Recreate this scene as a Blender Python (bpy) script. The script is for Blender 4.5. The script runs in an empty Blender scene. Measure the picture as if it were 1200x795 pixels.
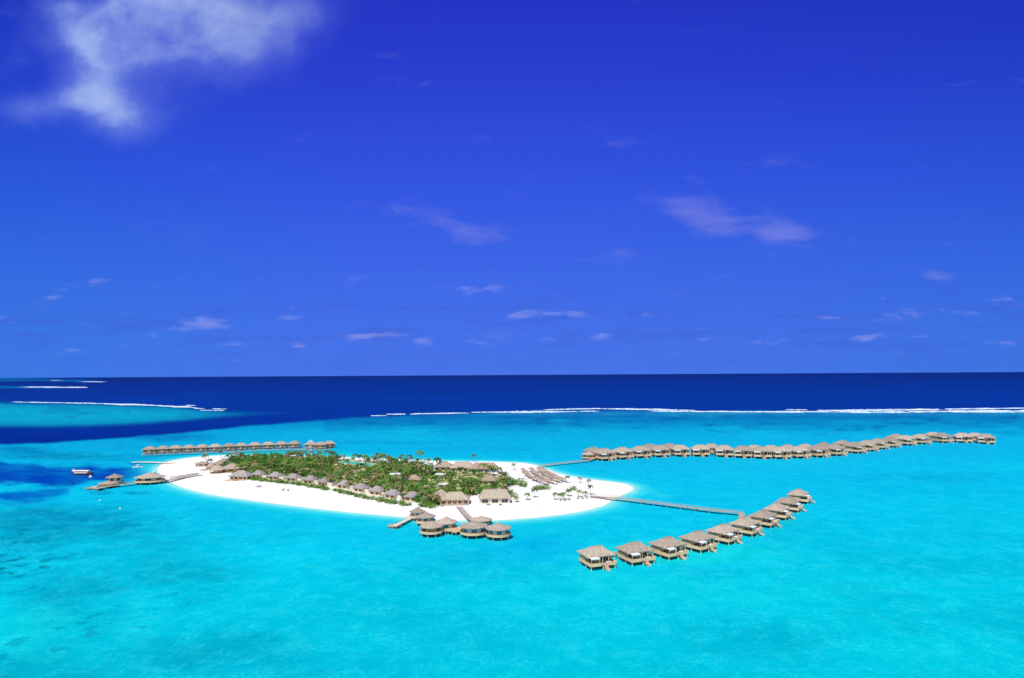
import bpy, math, random
import numpy as np
from mathutils import Vector, Matrix
random.seed(7); rng = np.random.default_rng(7)
R = math.radians
scene = bpy.context.scene
col = scene.collection
H, F = 75.0, 750.0            # drone height in metres, focal length in photo pixels
ROLL = math.atan(7/1200)
CX, HY = 600.0, 439.5

def G(px, py, z=0.0):
    """ground point (at height z) of a bearing measured on the photograph"""
    du, dv = px-CX, py-HY
    u = du*math.cos(ROLL) - dv*math.sin(ROLL)
    v = du*math.sin(ROLL) + dv*math.cos(ROLL)
    D = (H-z)*F/v
    return Vector((u/F*D, D, z))
def P(x, y):
    u = x/y*F; v = H*F/y
    du = u*math.cos(ROLL)+v*math.sin(ROLL); dv = -u*math.sin(ROLL)+v*math.cos(ROLL)
    return CX+du, HY+dv

# ------------------------------------------------------------------ objects
KIDS = {}
def tag(o, label=None, cat=None, group=None, kind=None):
    if label: o['label'] = label
    if cat: o['category'] = cat
    if group: o['group'] = group
    if kind: o['kind'] = kind
    return o
def empty(name, loc=(0,0,0), rz=0.0):
    o = bpy.data.objects.new(name, None); o.empty_display_size = 1
    o.location = loc; o.rotation_euler = (0,0,rz); col.objects.link(o); KIDS[o.name] = []
    return o
def copy_tree(o, parent=None):
    c = o.copy(); col.objects.link(c); KIDS[c.name] = []
    if parent is not None: c.parent = parent; KIDS[parent.name].append(c)
    for ch in KIDS.get(o.name, []): copy_tree(ch, c)
    return c
class MB:
    def __init__(s): s.v = []; s.f = []
    def add(s, vs, fs):
        n = len(s.v); s.v += [tuple(p) for p in vs]; s.f += [tuple(i+n for i in f) for f in fs]
    def box(s, c, size, rz=0.0):
        x, y, z = [d/2 for d in size]; cr, sr = math.cos(rz), math.sin(rz)
        vs = []
        for dz in (-z, z):
            for dx, dy in ((-x,-y),(x,-y),(x,y),(-x,y)):
                vs.append((c[0]+dx*cr-dy*sr, c[1]+dx*sr+dy*cr, c[2]+dz))
        s.add(vs, [(3,2,1,0),(4,5,6,7),(0,1,5,4),(1,2,6,5),(2,3,7,6),(3,0,4,7)]); return s
    def tube(s, pts, rs, n=6):
        rings = []
        for i, p in enumerate(pts):
            p = Vector(p); a = Vector(pts[max(i-1,0)]); b = Vector(pts[min(i+1,len(pts)-1)])
            d = (b-a).normalized(); up = Vector((0,0,1)) if abs(d.z) < .9 else Vector((1,0,0))
            e = d.cross(up).normalized(); g = d.cross(e)
            r = rs[i] if hasattr(rs, '__len__') else rs
            rings.append([p+(e*math.cos(t)+g*math.sin(t))*r for t in [2*math.pi*k/n for k in range(n)]])
        vs = [p for ring in rings for p in ring]; fs = []
        for i in range(len(pts)-1):
            for k in range(n): fs.append((i*n+k, i*n+(k+1)%n, (i+1)*n+(k+1)%n, (i+1)*n+k))
        fs.append(tuple(range(n))[::-1]); fs.append(tuple((len(pts)-1)*n+k for k in range(n)))
        s.add(vs, fs); return s
    def hip(s, x0, x1, y0, y1, z0, z1, ridge, th=.35, n=7, sag=.25, jit=.05, seed=0):
        """thatched hip roof: ridge along x of half-length `ridge`; subdivided, slightly sagging"""
        rr = random.Random(seed)
        cx, cy = (x0+x1)/2, (y0+y1)/2
        def ring(t):
            zz = z0+(z1-z0)*(t - sag*t*(1-t))
            ax = x0+(cx-ridge-x0)*t; bx = x1+(cx+ridge-x1)*t
            ay = y0+(cy-y0)*t; by = y1+(cy-y1)*t
            pts = []
            m = 6
            for (p, q) in (((ax,ay),(bx,ay)),((bx,ay),(bx,by)),((bx,by),(ax,by)),((ax,by),(ax,ay))):
                for k in range(m):
                    f = k/m; pts.append((p[0]+(q[0]-p[0])*f, p[1]+(q[1]-p[1])*f, zz+rr.uniform(-jit,jit)*(1-.6*t)))
            return pts
        rings = [[(p[0],p[1],p[2]-th) for p in ring(0)]]+[ring(i/n) for i in range(n+1)]
        m = len(rings[0]); vs = [p for r_ in rings for p in r_]; fs = []
        for i in range(len(rings)-1):
            for k in range(m): fs.append((i*m+k, i*m+(k+1)%m, (i+1)*m+(k+1)%m, (i+1)*m+k))
        fs.append(tuple(range(m))[::-1])
        s.add(vs, fs); return s
    def cone(s, c, r, z0, z1, n=12, th=.3, rings=5, sag=.3, top=.04, jit=.05, seed=0, sx=1, sy=1):
        rr = random.Random(seed); vs = []; fs = []
        R_ = [(r, z0-th)]+[(r+(r*top-r)*i/rings, z0+(z1-z0)*((i/rings)-sag*(i/rings)*(1-i/rings))) for i in range(rings+1)]
        for (q, z) in R_:
            for k in range(n):
                a = 2*math.pi*k/n
                vs.append((c[0]+q*math.cos(a)*sx, c[1]+q*math.sin(a)*sy, z+rr.uniform(-jit,jit)))
        for i in range(len(R_)-1):
            for k in range(n): fs.append((i*n+k, i*n+(k+1)%n, (i+1)*n+(k+1)%n, (i+1)*n+k))
        fs.append(tuple(range(n))[::-1]); fs.append(tuple((len(R_)-1)*n+k for k in range(n)))
        s.add(vs, fs); return s
    def drum(s, c, r, z0, z1, n=16, a0=0, a1=2*math.pi, th=.15, sx=1, sy=1):
        """curved wall (ring segment) with thickness"""
        full = abs(a1-a0-2*math.pi) < 1e-6; m = n if full else n+1
        vs = []; fs = []
        for k in range(m):
            a = a0+(a1-a0)*k/n
            for q in (r, r-th):
                for z in (z0, z1): vs.append((c[0]+q*math.cos(a)*sx, c[1]+q*math.sin(a)*sy, z))
        for k in range(n):
            i = 4*k; j = 4*((k+1)%m)
            fs += [(i,j,j+1,i+1),(i+3,j+3,j+2,i+2),(i+1,j+1,j+3,i+3),(i+2,j+2,j,i)]
        s.add(vs, fs); return s
    def disc(s, c, r, z0, z1, n=16, sx=1, sy=1):
        vs = [(c[0]+r*math.cos(2*math.pi*k/n)*sx, c[1]+r*math.sin(2*math.pi*k/n)*sy, z) for z in (z0, z1) for k in range(n)]
        fs = [(k,(k+1)%n,n+(k+1)%n,n+k) for k in range(n)]+[tuple(range(n))[::-1], tuple(range(n,2*n))]
        s.add(vs, fs); return s
    def ribbon(s, pts, w, z0, z1):
        """flat beam of width w following a polyline (list of xy)"""
        vs = []; n = len(pts)
        for i, p in enumerate(pts):
            a = Vector(pts[max(i-1,0)]).to_2d(); b = Vector(pts[min(i+1,n-1)]).to_2d()
            d = (b-a).normalized(); q = Vector((-d.y, d.x))*w/2
            for sg in (-1, 1):
                for z in (z0, z1): vs.append((p[0]+sg*q.x, p[1]+sg*q.y, z))
        fs = []
        for i in range(n-1):
            a = 4*i; b = a+4
            fs += [(a+1,b+1,b+3,a+3),(a,a+2,b+2,b),(a,b,b+1,a+1),(a+2,a+3,b+3,b+2)]
        fs += [(0,1,3,2),(4*n-4,4*n-2,4*n-1,4*n-3)]
        s.add(vs, fs); return s
    def build(s, name, mat, parent=None, smooth=False):
        me = bpy.data.meshes.new(name); me.from_pydata(s.v, [], s.f); me.update()
        me.materials.append(mat)
        if smooth:
            for p in me.polygons: p.use_smooth = True
        o = bpy.data.objects.new(name, me); col.objects.link(o); KIDS[o.name] = []
        if parent is not None: o.parent = parent; KIDS[parent.name].append(o)
        return o

# ------------------------------------------------------------------ materials
def srgb(r, g, b):
    f = lambda c: (c/255)/12.92 if c <= 10 else ((c/255+.055)/1.055)**2.4
    return (f(r), f(g), f(b))
def nodes_of(name):
    m = bpy.data.materials.new(name); m.use_nodes = True
    nt = m.node_tree; b = nt.nodes['Principled BSDF']
    return m, nt, b
def N(nt, t, **kw):
    n = nt.nodes.new(t)
    for k, v in kw.items():
        if k in n.inputs.keys(): n.inputs[k].default_value = v
        else: setattr(n, k, v)
    return n
def mat(name, c1, c2, scale=1.0, rough=.8, stretch=(1,1,1), bump=.3, rnd=0.0, spec=.2, coords='Object', detail=4):
    m, nt, b = nodes_of(name); L = nt.links.new
    tc = N(nt, 'ShaderNodeTexCoord'); mp = N(nt, 'ShaderNodeMapping'); mp.inputs['Scale'].default_value = stretch
    L(tc.outputs[coords], mp.inputs[0])
    nz = N(nt, 'ShaderNodeTexNoise', Scale=scale, Detail=detail, Roughness=.65); L(mp.outputs[0], nz.inputs['Vector'])
    rp = N(nt, 'ShaderNodeValToRGB'); rp.color_ramp.elements[0].position = .32; rp.color_ramp.elements[1].position = .68
    rp.color_ramp.elements[0].color = (*c1, 1); rp.color_ramp.elements[1].color = (*c2, 1)
    L(nz.outputs['Fac'], rp.inputs[0]); out = rp.outputs[0]
    if rnd:
        oi = N(nt, 'ShaderNodeObjectInfo'); hs = N(nt, 'ShaderNodeHueSaturation')
        a = N(nt, 'ShaderNodeMapRange'); a.inputs[3].default_value = 1-rnd; a.inputs[4].default_value = 1+rnd
        L(oi.outputs['Random'], a.inputs[0]); L(a.outputs[0], hs.inputs['Value'])
        h = N(nt, 'ShaderNodeMath', operation='MULTIPLY_ADD'); h.inputs[1].default_value = 7.31; h.inputs[2].default_value = 0
        fr = N(nt, 'ShaderNodeMath', operation='FRACT'); L(oi.outputs['Random'], h.inputs[0]); L(h.outputs[0], fr.inputs[0])
        g = N(nt, 'ShaderNodeMapRange'); g.inputs[3].default_value = .5-.06*rnd; g.inputs[4].default_value = .5+.04*rnd
        L(fr.outputs[0], g.inputs[0]); L(g.outputs[0], hs.inputs['Hue'])
        L(out, hs.inputs['Color']); out = hs.outputs[0]
    L(out, b.inputs['Base Color'])
    b.inputs['Roughness'].default_value = rough; b.inputs['Specular IOR Level'].default_value = spec
    if bump:
        bp = N(nt, 'ShaderNodeBump', Strength=bump, Distance=.1); L(nz.outputs['Fac'], bp.inputs['Height']); L(bp.outputs[0], b.inputs['Normal'])
    return m
M = {}
M['thatch'] = mat('thatch', (.19,.15,.12), (.52,.44,.36), 1.3, .9, (1,1,3), .6, rnd=.20)
M['thatch_grey'] = mat('grey_thatch', (.17,.155,.165), (.42,.38,.39), 1.4, .9, (1,1,3), .6, rnd=.12)
M['thatch_brown'] = mat('brown_thatch', (.27,.19,.145), (.46,.35,.28), 2.2, .9, (1,1,3), .6, rnd=.12)
M['pale_timber'] = mat('pale_timber', (.74,.43,.22), (.95,.68,.43), 1.6, .8, (.6,.6,6), .2, rnd=.06)
M['cream_timber'] = mat('cream_timber', (.72,.52,.38), (.92,.74,.58), 1.6, .8, (.6,.6,6), .2)
M['brown_timber'] = mat('brown_timber', (.40,.16,.085), (.60,.28,.15), 1.8, .8, (3,3,.6), .2)
M['deck_timber'] = mat('weathered_deck_timber', (.30,.25,.20), (.48,.41,.34), 1.2, .85, (.5,.5,1), .3)
M['post_timber'] = mat('post_timber', (.34,.29,.23), (.52,.46,.38), 2, .85, (1,1,.3), .2)
M['dark_glass'] = mat('dark_glass', (.015,.02,.03), (.04,.05,.06), 1, .08, bump=0, spec=.5)
M['blue_glass'] = mat('blue_glass', (.03,.13,.25), (.06,.22,.36), 1, .1, bump=0, spec=.5)
M['white_paint'] = mat('white_paint', (.70,.68,.64), (.80,.79,.76), 1, .6, bump=.05)
M['white_canvas'] = mat('white_canvas', (.74,.73,.72), (.82,.82,.81), 2, .8, bump=.1)
M['white_wall'] = mat('white_rendered_wall', (.62,.57,.50), (.78,.74,.68), 1, .85, bump=.1)
M['hull_dark'] = mat('dark_red_hull', (.10,.03,.03), (.17,.06,.05), 2, .4, bump=0)
M['trunk'] = mat('palm_trunk', (.20,.15,.10), (.36,.29,.21), 3, .9, (1,1,4), .3, rnd=.15)
M['bark'] = mat('bark', (.10,.075,.05), (.22,.17,.12), 3, .9, (1,1,.5), .3)
M['frond'] = mat('palm_fronds', (.035,.095,.012), (.15,.27,.035), .9, .55, bump=0, rnd=.45, spec=.3)
M['frond_dry'] = mat('dry_palm_fronds', (.11,.11,.035), (.32,.28,.12), .8, .6, bump=0, rnd=.3, spec=.2)
M['leaf'] = mat('dark_leaves', (.025,.095,.010), (.095,.26,.026), .7, .6, bump=0, rnd=.45, spec=.25)
M['leaf_bright'] = mat('bright_leaves', (.06,.15,.012), (.17,.33,.03), .7, .6, bump=0, rnd=.3, spec=.25)
M['lounger'] = mat('lounger_fabric', (.25,.24,.24), (.40,.38,.36), 2, .8, bump=0)
M['red_canvas'] = mat('red_canvas', (.50,.20,.16), (.65,.32,.25), 2, .8, bump=0)
M['yellow_hull'] = mat('yellow_plastic_hull', (.60,.42,.10), (.68,.50,.16), 2, .4, bump=0)
M['red_hull'] = mat('red_plastic_hull', (.45,.05,.04), (.55,.09,.07), 2, .4, bump=0)
M['court'] = mat('teal_court_surface', (.03,.36,.27), (.06,.46,.36), .3, .8, bump=0)
M['pool'] = mat('pool_water', (.03,.42,.42), (.08,.55,.52), .4, .15, bump=.05, spec=.5)
M['steel'] = mat('white_steel', (.62,.64,.68), (.74,.76,.80), 2, .5, bump=0)
M['foam'] = mat('sea_foam', (.30,.50,.66), (.80,.84,.88), .05, .9, (1,1,1), .4, coords='Object')

# ------------------------------------------------------------------ plane maths for the map of the atoll
def seg_dist(px, py, poly, closed=True):
    d = np.full(px.shape, 1e18); n = len(poly)
    for i in range(n if closed else n-1):
        ax, ay = poly[i][:2]; bx, by = poly[(i+1)%n][:2]
        ex, ey = bx-ax, by-ay; L2 = ex*ex+ey*ey+1e-12
        t = np.clip(((px-ax)*ex+(py-ay)*ey)/L2, 0, 1)
        d = np.minimum(d, (px-ax-t*ex)**2+(py-ay-t*ey)**2)
    return np.sqrt(d)
def inside(px, py, poly):
    c = np.zeros(px.shape, bool); n = len(poly)
    for i in range(n):
        ax, ay = poly[i][:2]; bx, by = poly[(i+1)%n][:2]
        if ay == by: continue
        m = ((ay > py) != (by > py)) & (px < (bx-ax)*(py-ay)/(by-ay)+ax)
        c ^= m
    return c
def sdf(px, py, poly):
    d = seg_dist(px, py, poly); return np.where(inside(px, py, poly), d, -d)
def sstep(a, b, x):
    t = np.clip((x-a)/(b-a), 0, 1); return t*t*(3-2*t)
_T = rng.random((256, 256))
def vnoise(x, y, s):
    x = x/s+100.3; y = y/s+57.7
    xi = np.floor(x).astype(int); yi = np.floor(y).astype(int); fx = x-xi; fy = y-yi
    fx = fx*fx*(3-2*fx); fy = fy*fy*(3-2*fy)
    g = lambda a, b: _T[a & 255, b & 255]
    return (g(xi,yi)*(1-fx)+g(xi+1,yi)*fx)*(1-fy)+(g(xi,yi+1)*(1-fx)+g(xi+1,yi+1)*fx)*fy
def fbm(x, y, s, o=5):
    t = 0; a = .5; w = 0
    for k in range(o):
        t = t+a*vnoise(x+31*k, y-17*k, s); w += a; a *= .55; s = s/2.03
    return t/w-.5
def smooth_poly(pts, it=2):
    for _ in range(it):
        q = []
        n = len(pts)
        for i in range(n):
            a, b = pts[i], pts[(i+1)%n]
            q.append(tuple(a[k]*.75+b[k]*.25 for k in (0,1))); q.append(tuple(a[k]*.25+b[k]*.75 for k in (0,1)))
        pts = q
    return pts

shore_px = [(184,549),(190,543),(205,539),(225,536.3),(245,534.4),(270,533.4),(300,533),(345,533.5),(400,535.5),(450,538),(480,539.3),
 (520,540.6),(560,541),(598,541.8),(622,543.5),(638,549),(655,555.5),(680,560.5),(710,564),(733,567),(743,571),(741,576),(722,583),
 (712,591),(700,595.5),(680,600),(650,604.5),(620,607.5),(590,609.5),(560,611),(520,610),(480,607),(450,604),(420,601.5),(380,597.5),(340,592.5),
 (300,587.5),(260,582),(235,577.5),(215,572),(203,567),(193,561),(186,555)]
shore = smooth_poly([tuple(G(*p).to_2d()) for p in shore_px])

# ------------------------------------------------------------------ sea
def make_sea():
    vrow = list(np.arange(372, 20, -1.0))+list(np.arange(20, 2, -.5))+[1.5,1.1,.8,.6,.45,.33,.25,.18,.13]
    vrow = [5000, 1500, 800, 500, 420]+vrow
    r = H*F/np.array(vrow)
    ang = np.concatenate([np.arange(-180,-42,6.), np.arange(-42,42,.12), np.arange(42,180,6.)])
    a = np.radians(ang); nr, na = len(r), len(a)
    X = r[:,None]*np.sin(a)[None,:]; Y = r[:,None]*np.cos(a)[None,:]
    x = X.ravel(); y = Y.ravel()
    # map coordinates of each point (bearing / depression), only to look up where zones lie
    yy = np.maximum(y, 1.0)
    front = y > 20
    u = np.where(front, x/yy*F, 3000); v = np.where(front, H*F/yy, 400)
    px = CX+u*math.cos(ROLL)+v*math.sin(ROLL); py = HY-u*math.sin(ROLL)+v*math.cos(ROLL)
    px = np.clip(px, -3000, 4000)
    vs_ = py-(HY-(px-CX)*math.tan(ROLL))
    # lagoon: colour by distance out
    stops = [(0,(4,40,140)),(30,(4,56,162)),(43,(0,92,176)),(50,(0,120,190)),(58,(0,150,208)),(68,(0,172,226)),(90,(0,184,234)),(120,(0,192,238)),(160,(0,199,238)),(210,(0,204,236)),(270,(0,205,231)),(360,(0,200,226)),(500,(0,200,222))]
    sv = [s_[0] for s_ in stops]
    C = np.stack([np.interp(vs_, sv, [srgb(*s_[1])[k] for s_ in stops]) for k in range(3)], 1)
    def blend(mask, rgb, C):
        c = np.array(srgb(*rgb)); return C*(1-mask[:,None])+c[None,:]*mask[:,None]
    w1 = fbm(px*1.0, vs_*5, 60)*1.0; w2 = fbm(px, vs_*6, 22)
    # gentle sand streaks and seagrass in the lagoon
    n1 = fbm(x, y, 120); n2 = fbm(x+900, y*1.6, 38); n3 = fbm(x, y, 9); n4 = fbm(x+40, y, 3.5, 3)
    C = blend(np.clip(sstep(.04,.30,n1+.35*n2)*.30, 0, 1), (0,176,214), C)
    C = blend(np.clip(sstep(.02,.35,-n1+.25*n2)*.30, 0, 1), (10,222,236), C)
    # left: slightly bluer shallows behind the channel
    m = sstep(420,150,px)*sstep(560,525,py)*sstep(500,512,py); C = blend(m*.55*(.7+n2), (0,150,214), C)
    # inner band behind the reef: dark coral streaks
    m = sstep(485,489,py+8*w2)*sstep(512,494,py+10*w1)*(px > 380)*np.clip(.55+1.6*w2,0,1)
    C = blend(m*.7, (0,104,178), C)
    m = sstep(.12,.2,w2)*sstep(516,500,py)*sstep(486,490,py)*(px>430); C = blend(m*.35, (0,92,160), C)
    # bigger soft patches in the foreground
    def blob(cx, cy, rx, ry, rgb, k, ed=.5):
        d = ((px-cx)/rx)**2+((py-cy)/ry)**2
        return blend(np.clip(sstep(1.5,-.1,d+ed*2.2*(w1+.6*w2+1.6*n1))*k*np.clip(.8+1.3*n2+.9*n3+.8*n4,.15,1.3),0,1), rgb, C)
    for b in [(110,622,120,26,(0,142,176),.75),(215,668,100,42,(0,150,184),.62),(95,700,70,60,(0,160,194),.6),(260,762,140,30,(0,154,184),.6),(30,640,60,60,(0,140,184),.6),(70,610,90,16,(0,138,188),.6),
              (30,790,110,26,(0,154,184),.6),(60,745,60,34,(16,216,226),.5),(880,745,120,30,(0,172,204),.55),(560,740,180,28,(0,188,216),.35),(1130,640,110,50,(0,190,220),.45),(820,640,0,0,(0,0,0),0),
              (500,710,120,25,(0,196,222),.4),(340,790,90,14,(0,176,206),.45),(700,780,160,18,(0,198,220),.4),(800,648,150,16,(24,224,226),.55),(740,690,90,18,(18,222,226),.5),(860,690,160,20,(14,220,230),.35),
              (330,645,150,26,(0,212,246),.7),(420,745,110,30,(8,216,236),.5),(1010,700,160,40,(8,216,234),.5),(1090,765,120,24,(10,220,232),.5),(450,640,120,20,(0,200,240),.5),(620,640,70,13,(0,176,236),.6),(600,655,90,14,(0,186,234),.5),
              (640,700,140,50,(0,214,236),.4),(780,585,60,9,(0,190,240),.5),(1000,570,160,14,(0,186,228),.5),(1080,560,130,7,(0,172,218),.5),(560,527,140,4,(0,162,222),.5),(450,519,70,3,(0,150,212),.5),
              (205,512,60,6,(0,128,196),.8),(50,534,70,6,(0,134,186),.8),(110,537,80,4,(0,140,190),.7),(20,527,40,5,(0,120,186),.7),(10,586,60,8,(0,120,205),.5),(130,592,60,10,(0,172,214),.6),
              (118,578,16,2.5,(0,130,180),.8),(160,578,20,3,(0,134,184),.7),(930,503,60,2,(0,130,190),.5)]:  # dark spots below the left jetty: its seabed shadow painted into the water colour
        if b[2]: C = blob(b[0],b[1],b[2],b[3],b[4],b[5])
    fg = sstep(110, 230, vs_)
    C = blend(np.clip(sstep(.03,.30,fbm(x+300,y,55)+.5*n2),0,1)*fg*.38, (0,176,206), C)
    C = blend(np.clip(sstep(.05,.30,fbm(x-500,y,26)+.4*n3),0,1)*fg*.26, (0,170,204), C)
    C = blend(np.clip(sstep(.06,.32,fbm(x-900,y+77,7,4)),0,1)*fg*.22, (60,224,236), C)
    # scattered coral heads, left foreground
    cn = fbm(x, y, 5, 3); cl = fbm(x, y, 30, 2)
    m = sstep(.24,.31,cn+.6*np.clip(cl,-.3,.3))*sstep(90,30,px)*sstep(600,612,py)*sstep(708,680,py); C = blend(m*.85, (0,118,150), C)
    m = sstep(.27,.34,cn+.5*cl)*sstep(330,130,px)*sstep(590,605,py); C = blend(m*.45, (0,140,172), C)
    # deep ocean beyond the reef, with the channel cutting in on the left
    ocean = [(-3000,400),(4000,400),(4000,478),(1200,481.2),(1060,482),(930,482.5),(800,482),(720,480.5),(640,481),(560,483.5),(500,486),(440,488.5),(400,491),(345,495.5),(290,500),(230,506),(165,511.5),(100,516.5),(50,519.5),(0,521.5),(-400,530),(-3000,540)]
    s1 = sdf(px, py, ocean)+w1*3+w2*2.0
    deep_v = [(0,(0,36,126)),(8,(0,44,142)),(25,(0,54,158)),(45,(0,52,158)),(80,(0,38,146))]
    deep = np.stack([np.interp(vs_, [d[0] for d in deep_v], [srgb(*d[1])[k] for d in deep_v]) for k in range(3)], 1)
    wash = sstep(481,484,py)*sstep(489.5,485.5,py+4*w2)*sstep(545,600,px); C = blend(wash*.35*np.clip(.6+1.6*fbm(px,vs_*8,30),0,1), (70,170,214), C)
    # slow swell bands
    deep = deep*(1+.22*fbm(px*1.0, vs_*22, 60)[:,None])
    edge = np.interp(px, [0,300,440,520], [3.4,3.0,4.0,4.5])
    m = sstep(-.45, .55, s1/edge)[:,None]; C = C*(1-m)+deep*m
    # reef flat beyond the channel
    reef = [(-3000,466),(0,470.5),(60,471.5),(120,472.5),(180,474.5),(225,478),(268,481),(330,483),(360,482.5),(330,485.5),(280,489),(225,494.5),(170,498.5),(100,501.5),(0,501.5),(-3000,510)]
    s2 = sdf(px, py, reef)+w1*2+w2*1.2
    m = sstep(-.4,1.2,s2); C = blend(m*np.interp(px,[0,200,290,360],[1,1,.55,.25])*.9, (0,88,164), C)
    m = sstep(1,5,s2)*sstep(330,200,px); C = blend(m, (0,150,196), C)
    m = sstep(5,11,s2)*sstep(300,170,px)*np.clip(.75+1.2*w2,0,1); C = blend(m*.8, (0,176,212), C)
    m = sstep(.05,.2,w2)*sstep(2,5,s2); C = blend(m*.5, (0,120,176), C)
    for poly, rgb in [([(-3000,451),(-10,452.3),(60,453),(96,454.3),(60,455.5),(0,455.5),(-3000,456)], (0,104,180)),
                      ([(-3000,440),(0,442.8),(60,443.8),(118,446.3),(100,448),(40,447),(0,447.5),(-3000,447)], (0,92,168))]:
        s3 = sdf(px, py, poly)+w2*1.0; C = blend(sstep(-.3,.6,s3)*.9, rgb, C)
    # deep pools left of the island
    for poly, rgb, k in [([(-3000,530),(0,541.5),(60,545.5),(110,547),(150,549.5),(186,550.5),(190,554),(165,556),(150,562),(118,564),(95,569),(60,570),(20,567),(0,566),(-3000,580)], (0,56,184), .95),
                      ([(-3000,575),(0,576.5),(40,573),(88,569),(78,578),(48,587),(20,588.5),(0,586),(-3000,600)], (0,84,196), .85),
                      ([(152,543),(176,545),(188,549),(160,550)], (0,96,205), .8)]:
        s4 = sdf(px, py, poly)+w1*5+w2*3; C = blend(sstep(-4.0,4.0,s4+w2*9)*k*np.clip(.9+.9*w1,0,1), rgb, C)
    m = sstep(.10,.22,w2)*sstep(578,571,py)*sstep(545,550,py)*sstep(240,120,px); C = blend(m*.4, (0,44,160), C)
    # wet sand fringe, true distance from the waterline in metres
    near = (np.abs(x+100) < 420) & (y > 280) & (y < 720)
    d = np.full(x.shape, 1e9); d[near] = -sdf(x[near], y[near], shore)
    jag = 4*fbm(x, y, 22)+2*n3
    south = sstep(460, 380, y)
    C = blend(sstep(34, 7, d+jag)*.5, (20,212,240), C)
    C = blend(sstep(15, 3.0, d+jag*.6)*.8, (96,228,244), C)
    C = blend(sstep(7, 0, d+jag*.5), (214,242,244), C)
    # the sand spit running on under water to the right
    spit = [(742,570),(757,572),(775,578),(790,584),(770,582),(748,577)]
    s5 = sdf(px, py, spit)+w1*4; C = blend(sstep(-3,4,s5)*.55, (70,214,240), C)
    spit2 = [(712,583),(745,574),(742,584),(722,594),(700,598)]
    s5 = sdf(px, py, spit2)+w1*3; C = blend(sstep(-3,3,s5)*.35, (120,226,244), C)
    # silty shallows by the far-left boardwalk
    s6 = sdf(px, py, [(160,541),(215,538),(190,547),(165,546)])+w1*3; C = blend(sstep(-3,3,s6)*.5, (60,196,214), C)
    s7 = sdf(px, py, [(230,537),(300,529),(400,530),(440,536),(300,534)])+w1*3; C = blend(sstep(-4,2,s7)*.45, (30,214,214), C)
    shallow = sstep(.10,.45,C[:,1])
    vs = np.zeros((nr*na+1, 3), np.float32); vs[:-1,0] = x; vs[:-1,1] = y
    i, j = np.meshgrid(np.arange(nr-1), np.arange(na), indexing='ij'); i = i.ravel(); j = j.ravel(); j2 = (j+1) % na
    quads = np.stack([i*na+j, (i+1)*na+j, (i+1)*na+j2, i*na+j2], 1)[:, ::-1]
    k = np.arange(na); tris = np.stack([np.full(na, nr*na), k, (k+1)%na], 1)[:, ::-1]
    me = bpy.data.meshes.new('sea'); nf = len(quads)+len(tris)
    me.vertices.add(len(vs)); me.vertices.foreach_set('co', vs.ravel())
    me.loops.add(quads.size+tris.size); me.loops.foreach_set('vertex_index', np.concatenate([quads.ravel(), tris.ravel()]).astype(np.int32))
    me.polygons.add(nf); me.polygons.foreach_set('loop_start', np.concatenate([np.arange(len(quads))*4, quads.size+np.arange(len(tris))*3]).astype(np.int32))
    me.update(calc_edges=True); me.validate()
    at = me.color_attributes.new('water_colour', 'FLOAT_COLOR', 'POINT')
    cc = np.ones((len(vs), 4), np.float32); cc[:-1,:3] = C; cc[:-1,3] = shallow; cc[-1,:3] = srgb(0,200,222)
    at.data.foreach_set('color', cc.ravel())
    if me.polygons[0].normal.z < 0: me.flip_normals()
    o = bpy.data.objects.new('sea', me); col.objects.link(o); tag(o, 'clear turquoise lagoon turning to deep navy ocean beyond the reef', kind='structure')
    m, nt, b = nodes_of('sea_water'); L = nt.links.new
    ca = N(nt, 'ShaderNodeVertexColor', layer_name='water_colour')
    geo = N(nt, 'ShaderNodeNewGeometry')
    nz = N(nt, 'ShaderNodeTexNoise', Scale=.55, Detail=3, Roughness=.6, Distortion=.6); L(geo.outputs['Position'], nz.inputs['Vector'])
    nb = N(nt, 'ShaderNodeTexNoise', Scale=.11, Detail=5, Roughness=.6, Distortion=.8); L(geo.outputs['Position'], nb.inputs['Vector'])
    ad = N(nt, 'ShaderNodeMath', operation='ADD'); L(nz.outputs['Fac'], ad.inputs[0]); L(nb.outputs['Fac'], ad.inputs[1])
    mr = N(nt, 'ShaderNodeMapRange'); L(ad.outputs[0], mr.inputs[0])
    for q, val in zip((1,2,3,4), (.72,1.28,.93,1.07)): mr.inputs[q].default_value = val
    mul = N(nt, 'ShaderNodeVectorMath', operation='SCALE'); L(ca.outputs['Color'], mul.inputs[0])
    gain = N(nt, 'ShaderNodeMath', operation='MULTIPLY'); gain.inputs[1].default_value = SEA_GAIN; L(mr.outputs[0], gain.inputs[0])
    L(gain.outputs[0], mul.inputs['Scale'])
    fw = N(nt, 'ShaderNodeTexNoise', Scale=1.15, Detail=3, Roughness=.7, Distortion=1.2); fmp = N(nt, 'ShaderNodeMapping'); fmp.inputs['Scale'].default_value = (.8,1.0,1); L(geo.outputs['Position'], fmp.inputs[0]); L(fmp.outputs[0], fw.inputs['Vector'])  # fine ripple sparkle, painted as lighter and darker speckle in the water colour
    fr_ = N(nt, 'ShaderNodeMapRange'); L(fw.outputs['Fac'], fr_.inputs[0])
    for q, val in zip((1,2,3,4), (.3,.72,.93,1.09)): fr_.inputs[q].default_value = val
    g2 = N(nt, 'ShaderNodeMath', operation='MULTIPLY'); L(gain.outputs[0], g2.inputs[0]); L(fr_.outputs[0], g2.inputs[1]); L(g2.outputs[0], mul.inputs['Scale'])
    # caustic glints over the shallow sand
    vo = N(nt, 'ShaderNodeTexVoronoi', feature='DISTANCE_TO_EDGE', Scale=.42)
    ds = N(nt, 'ShaderNodeVectorMath', operation='ADD'); L(geo.outputs['Position'], ds.inputs[0])
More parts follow.
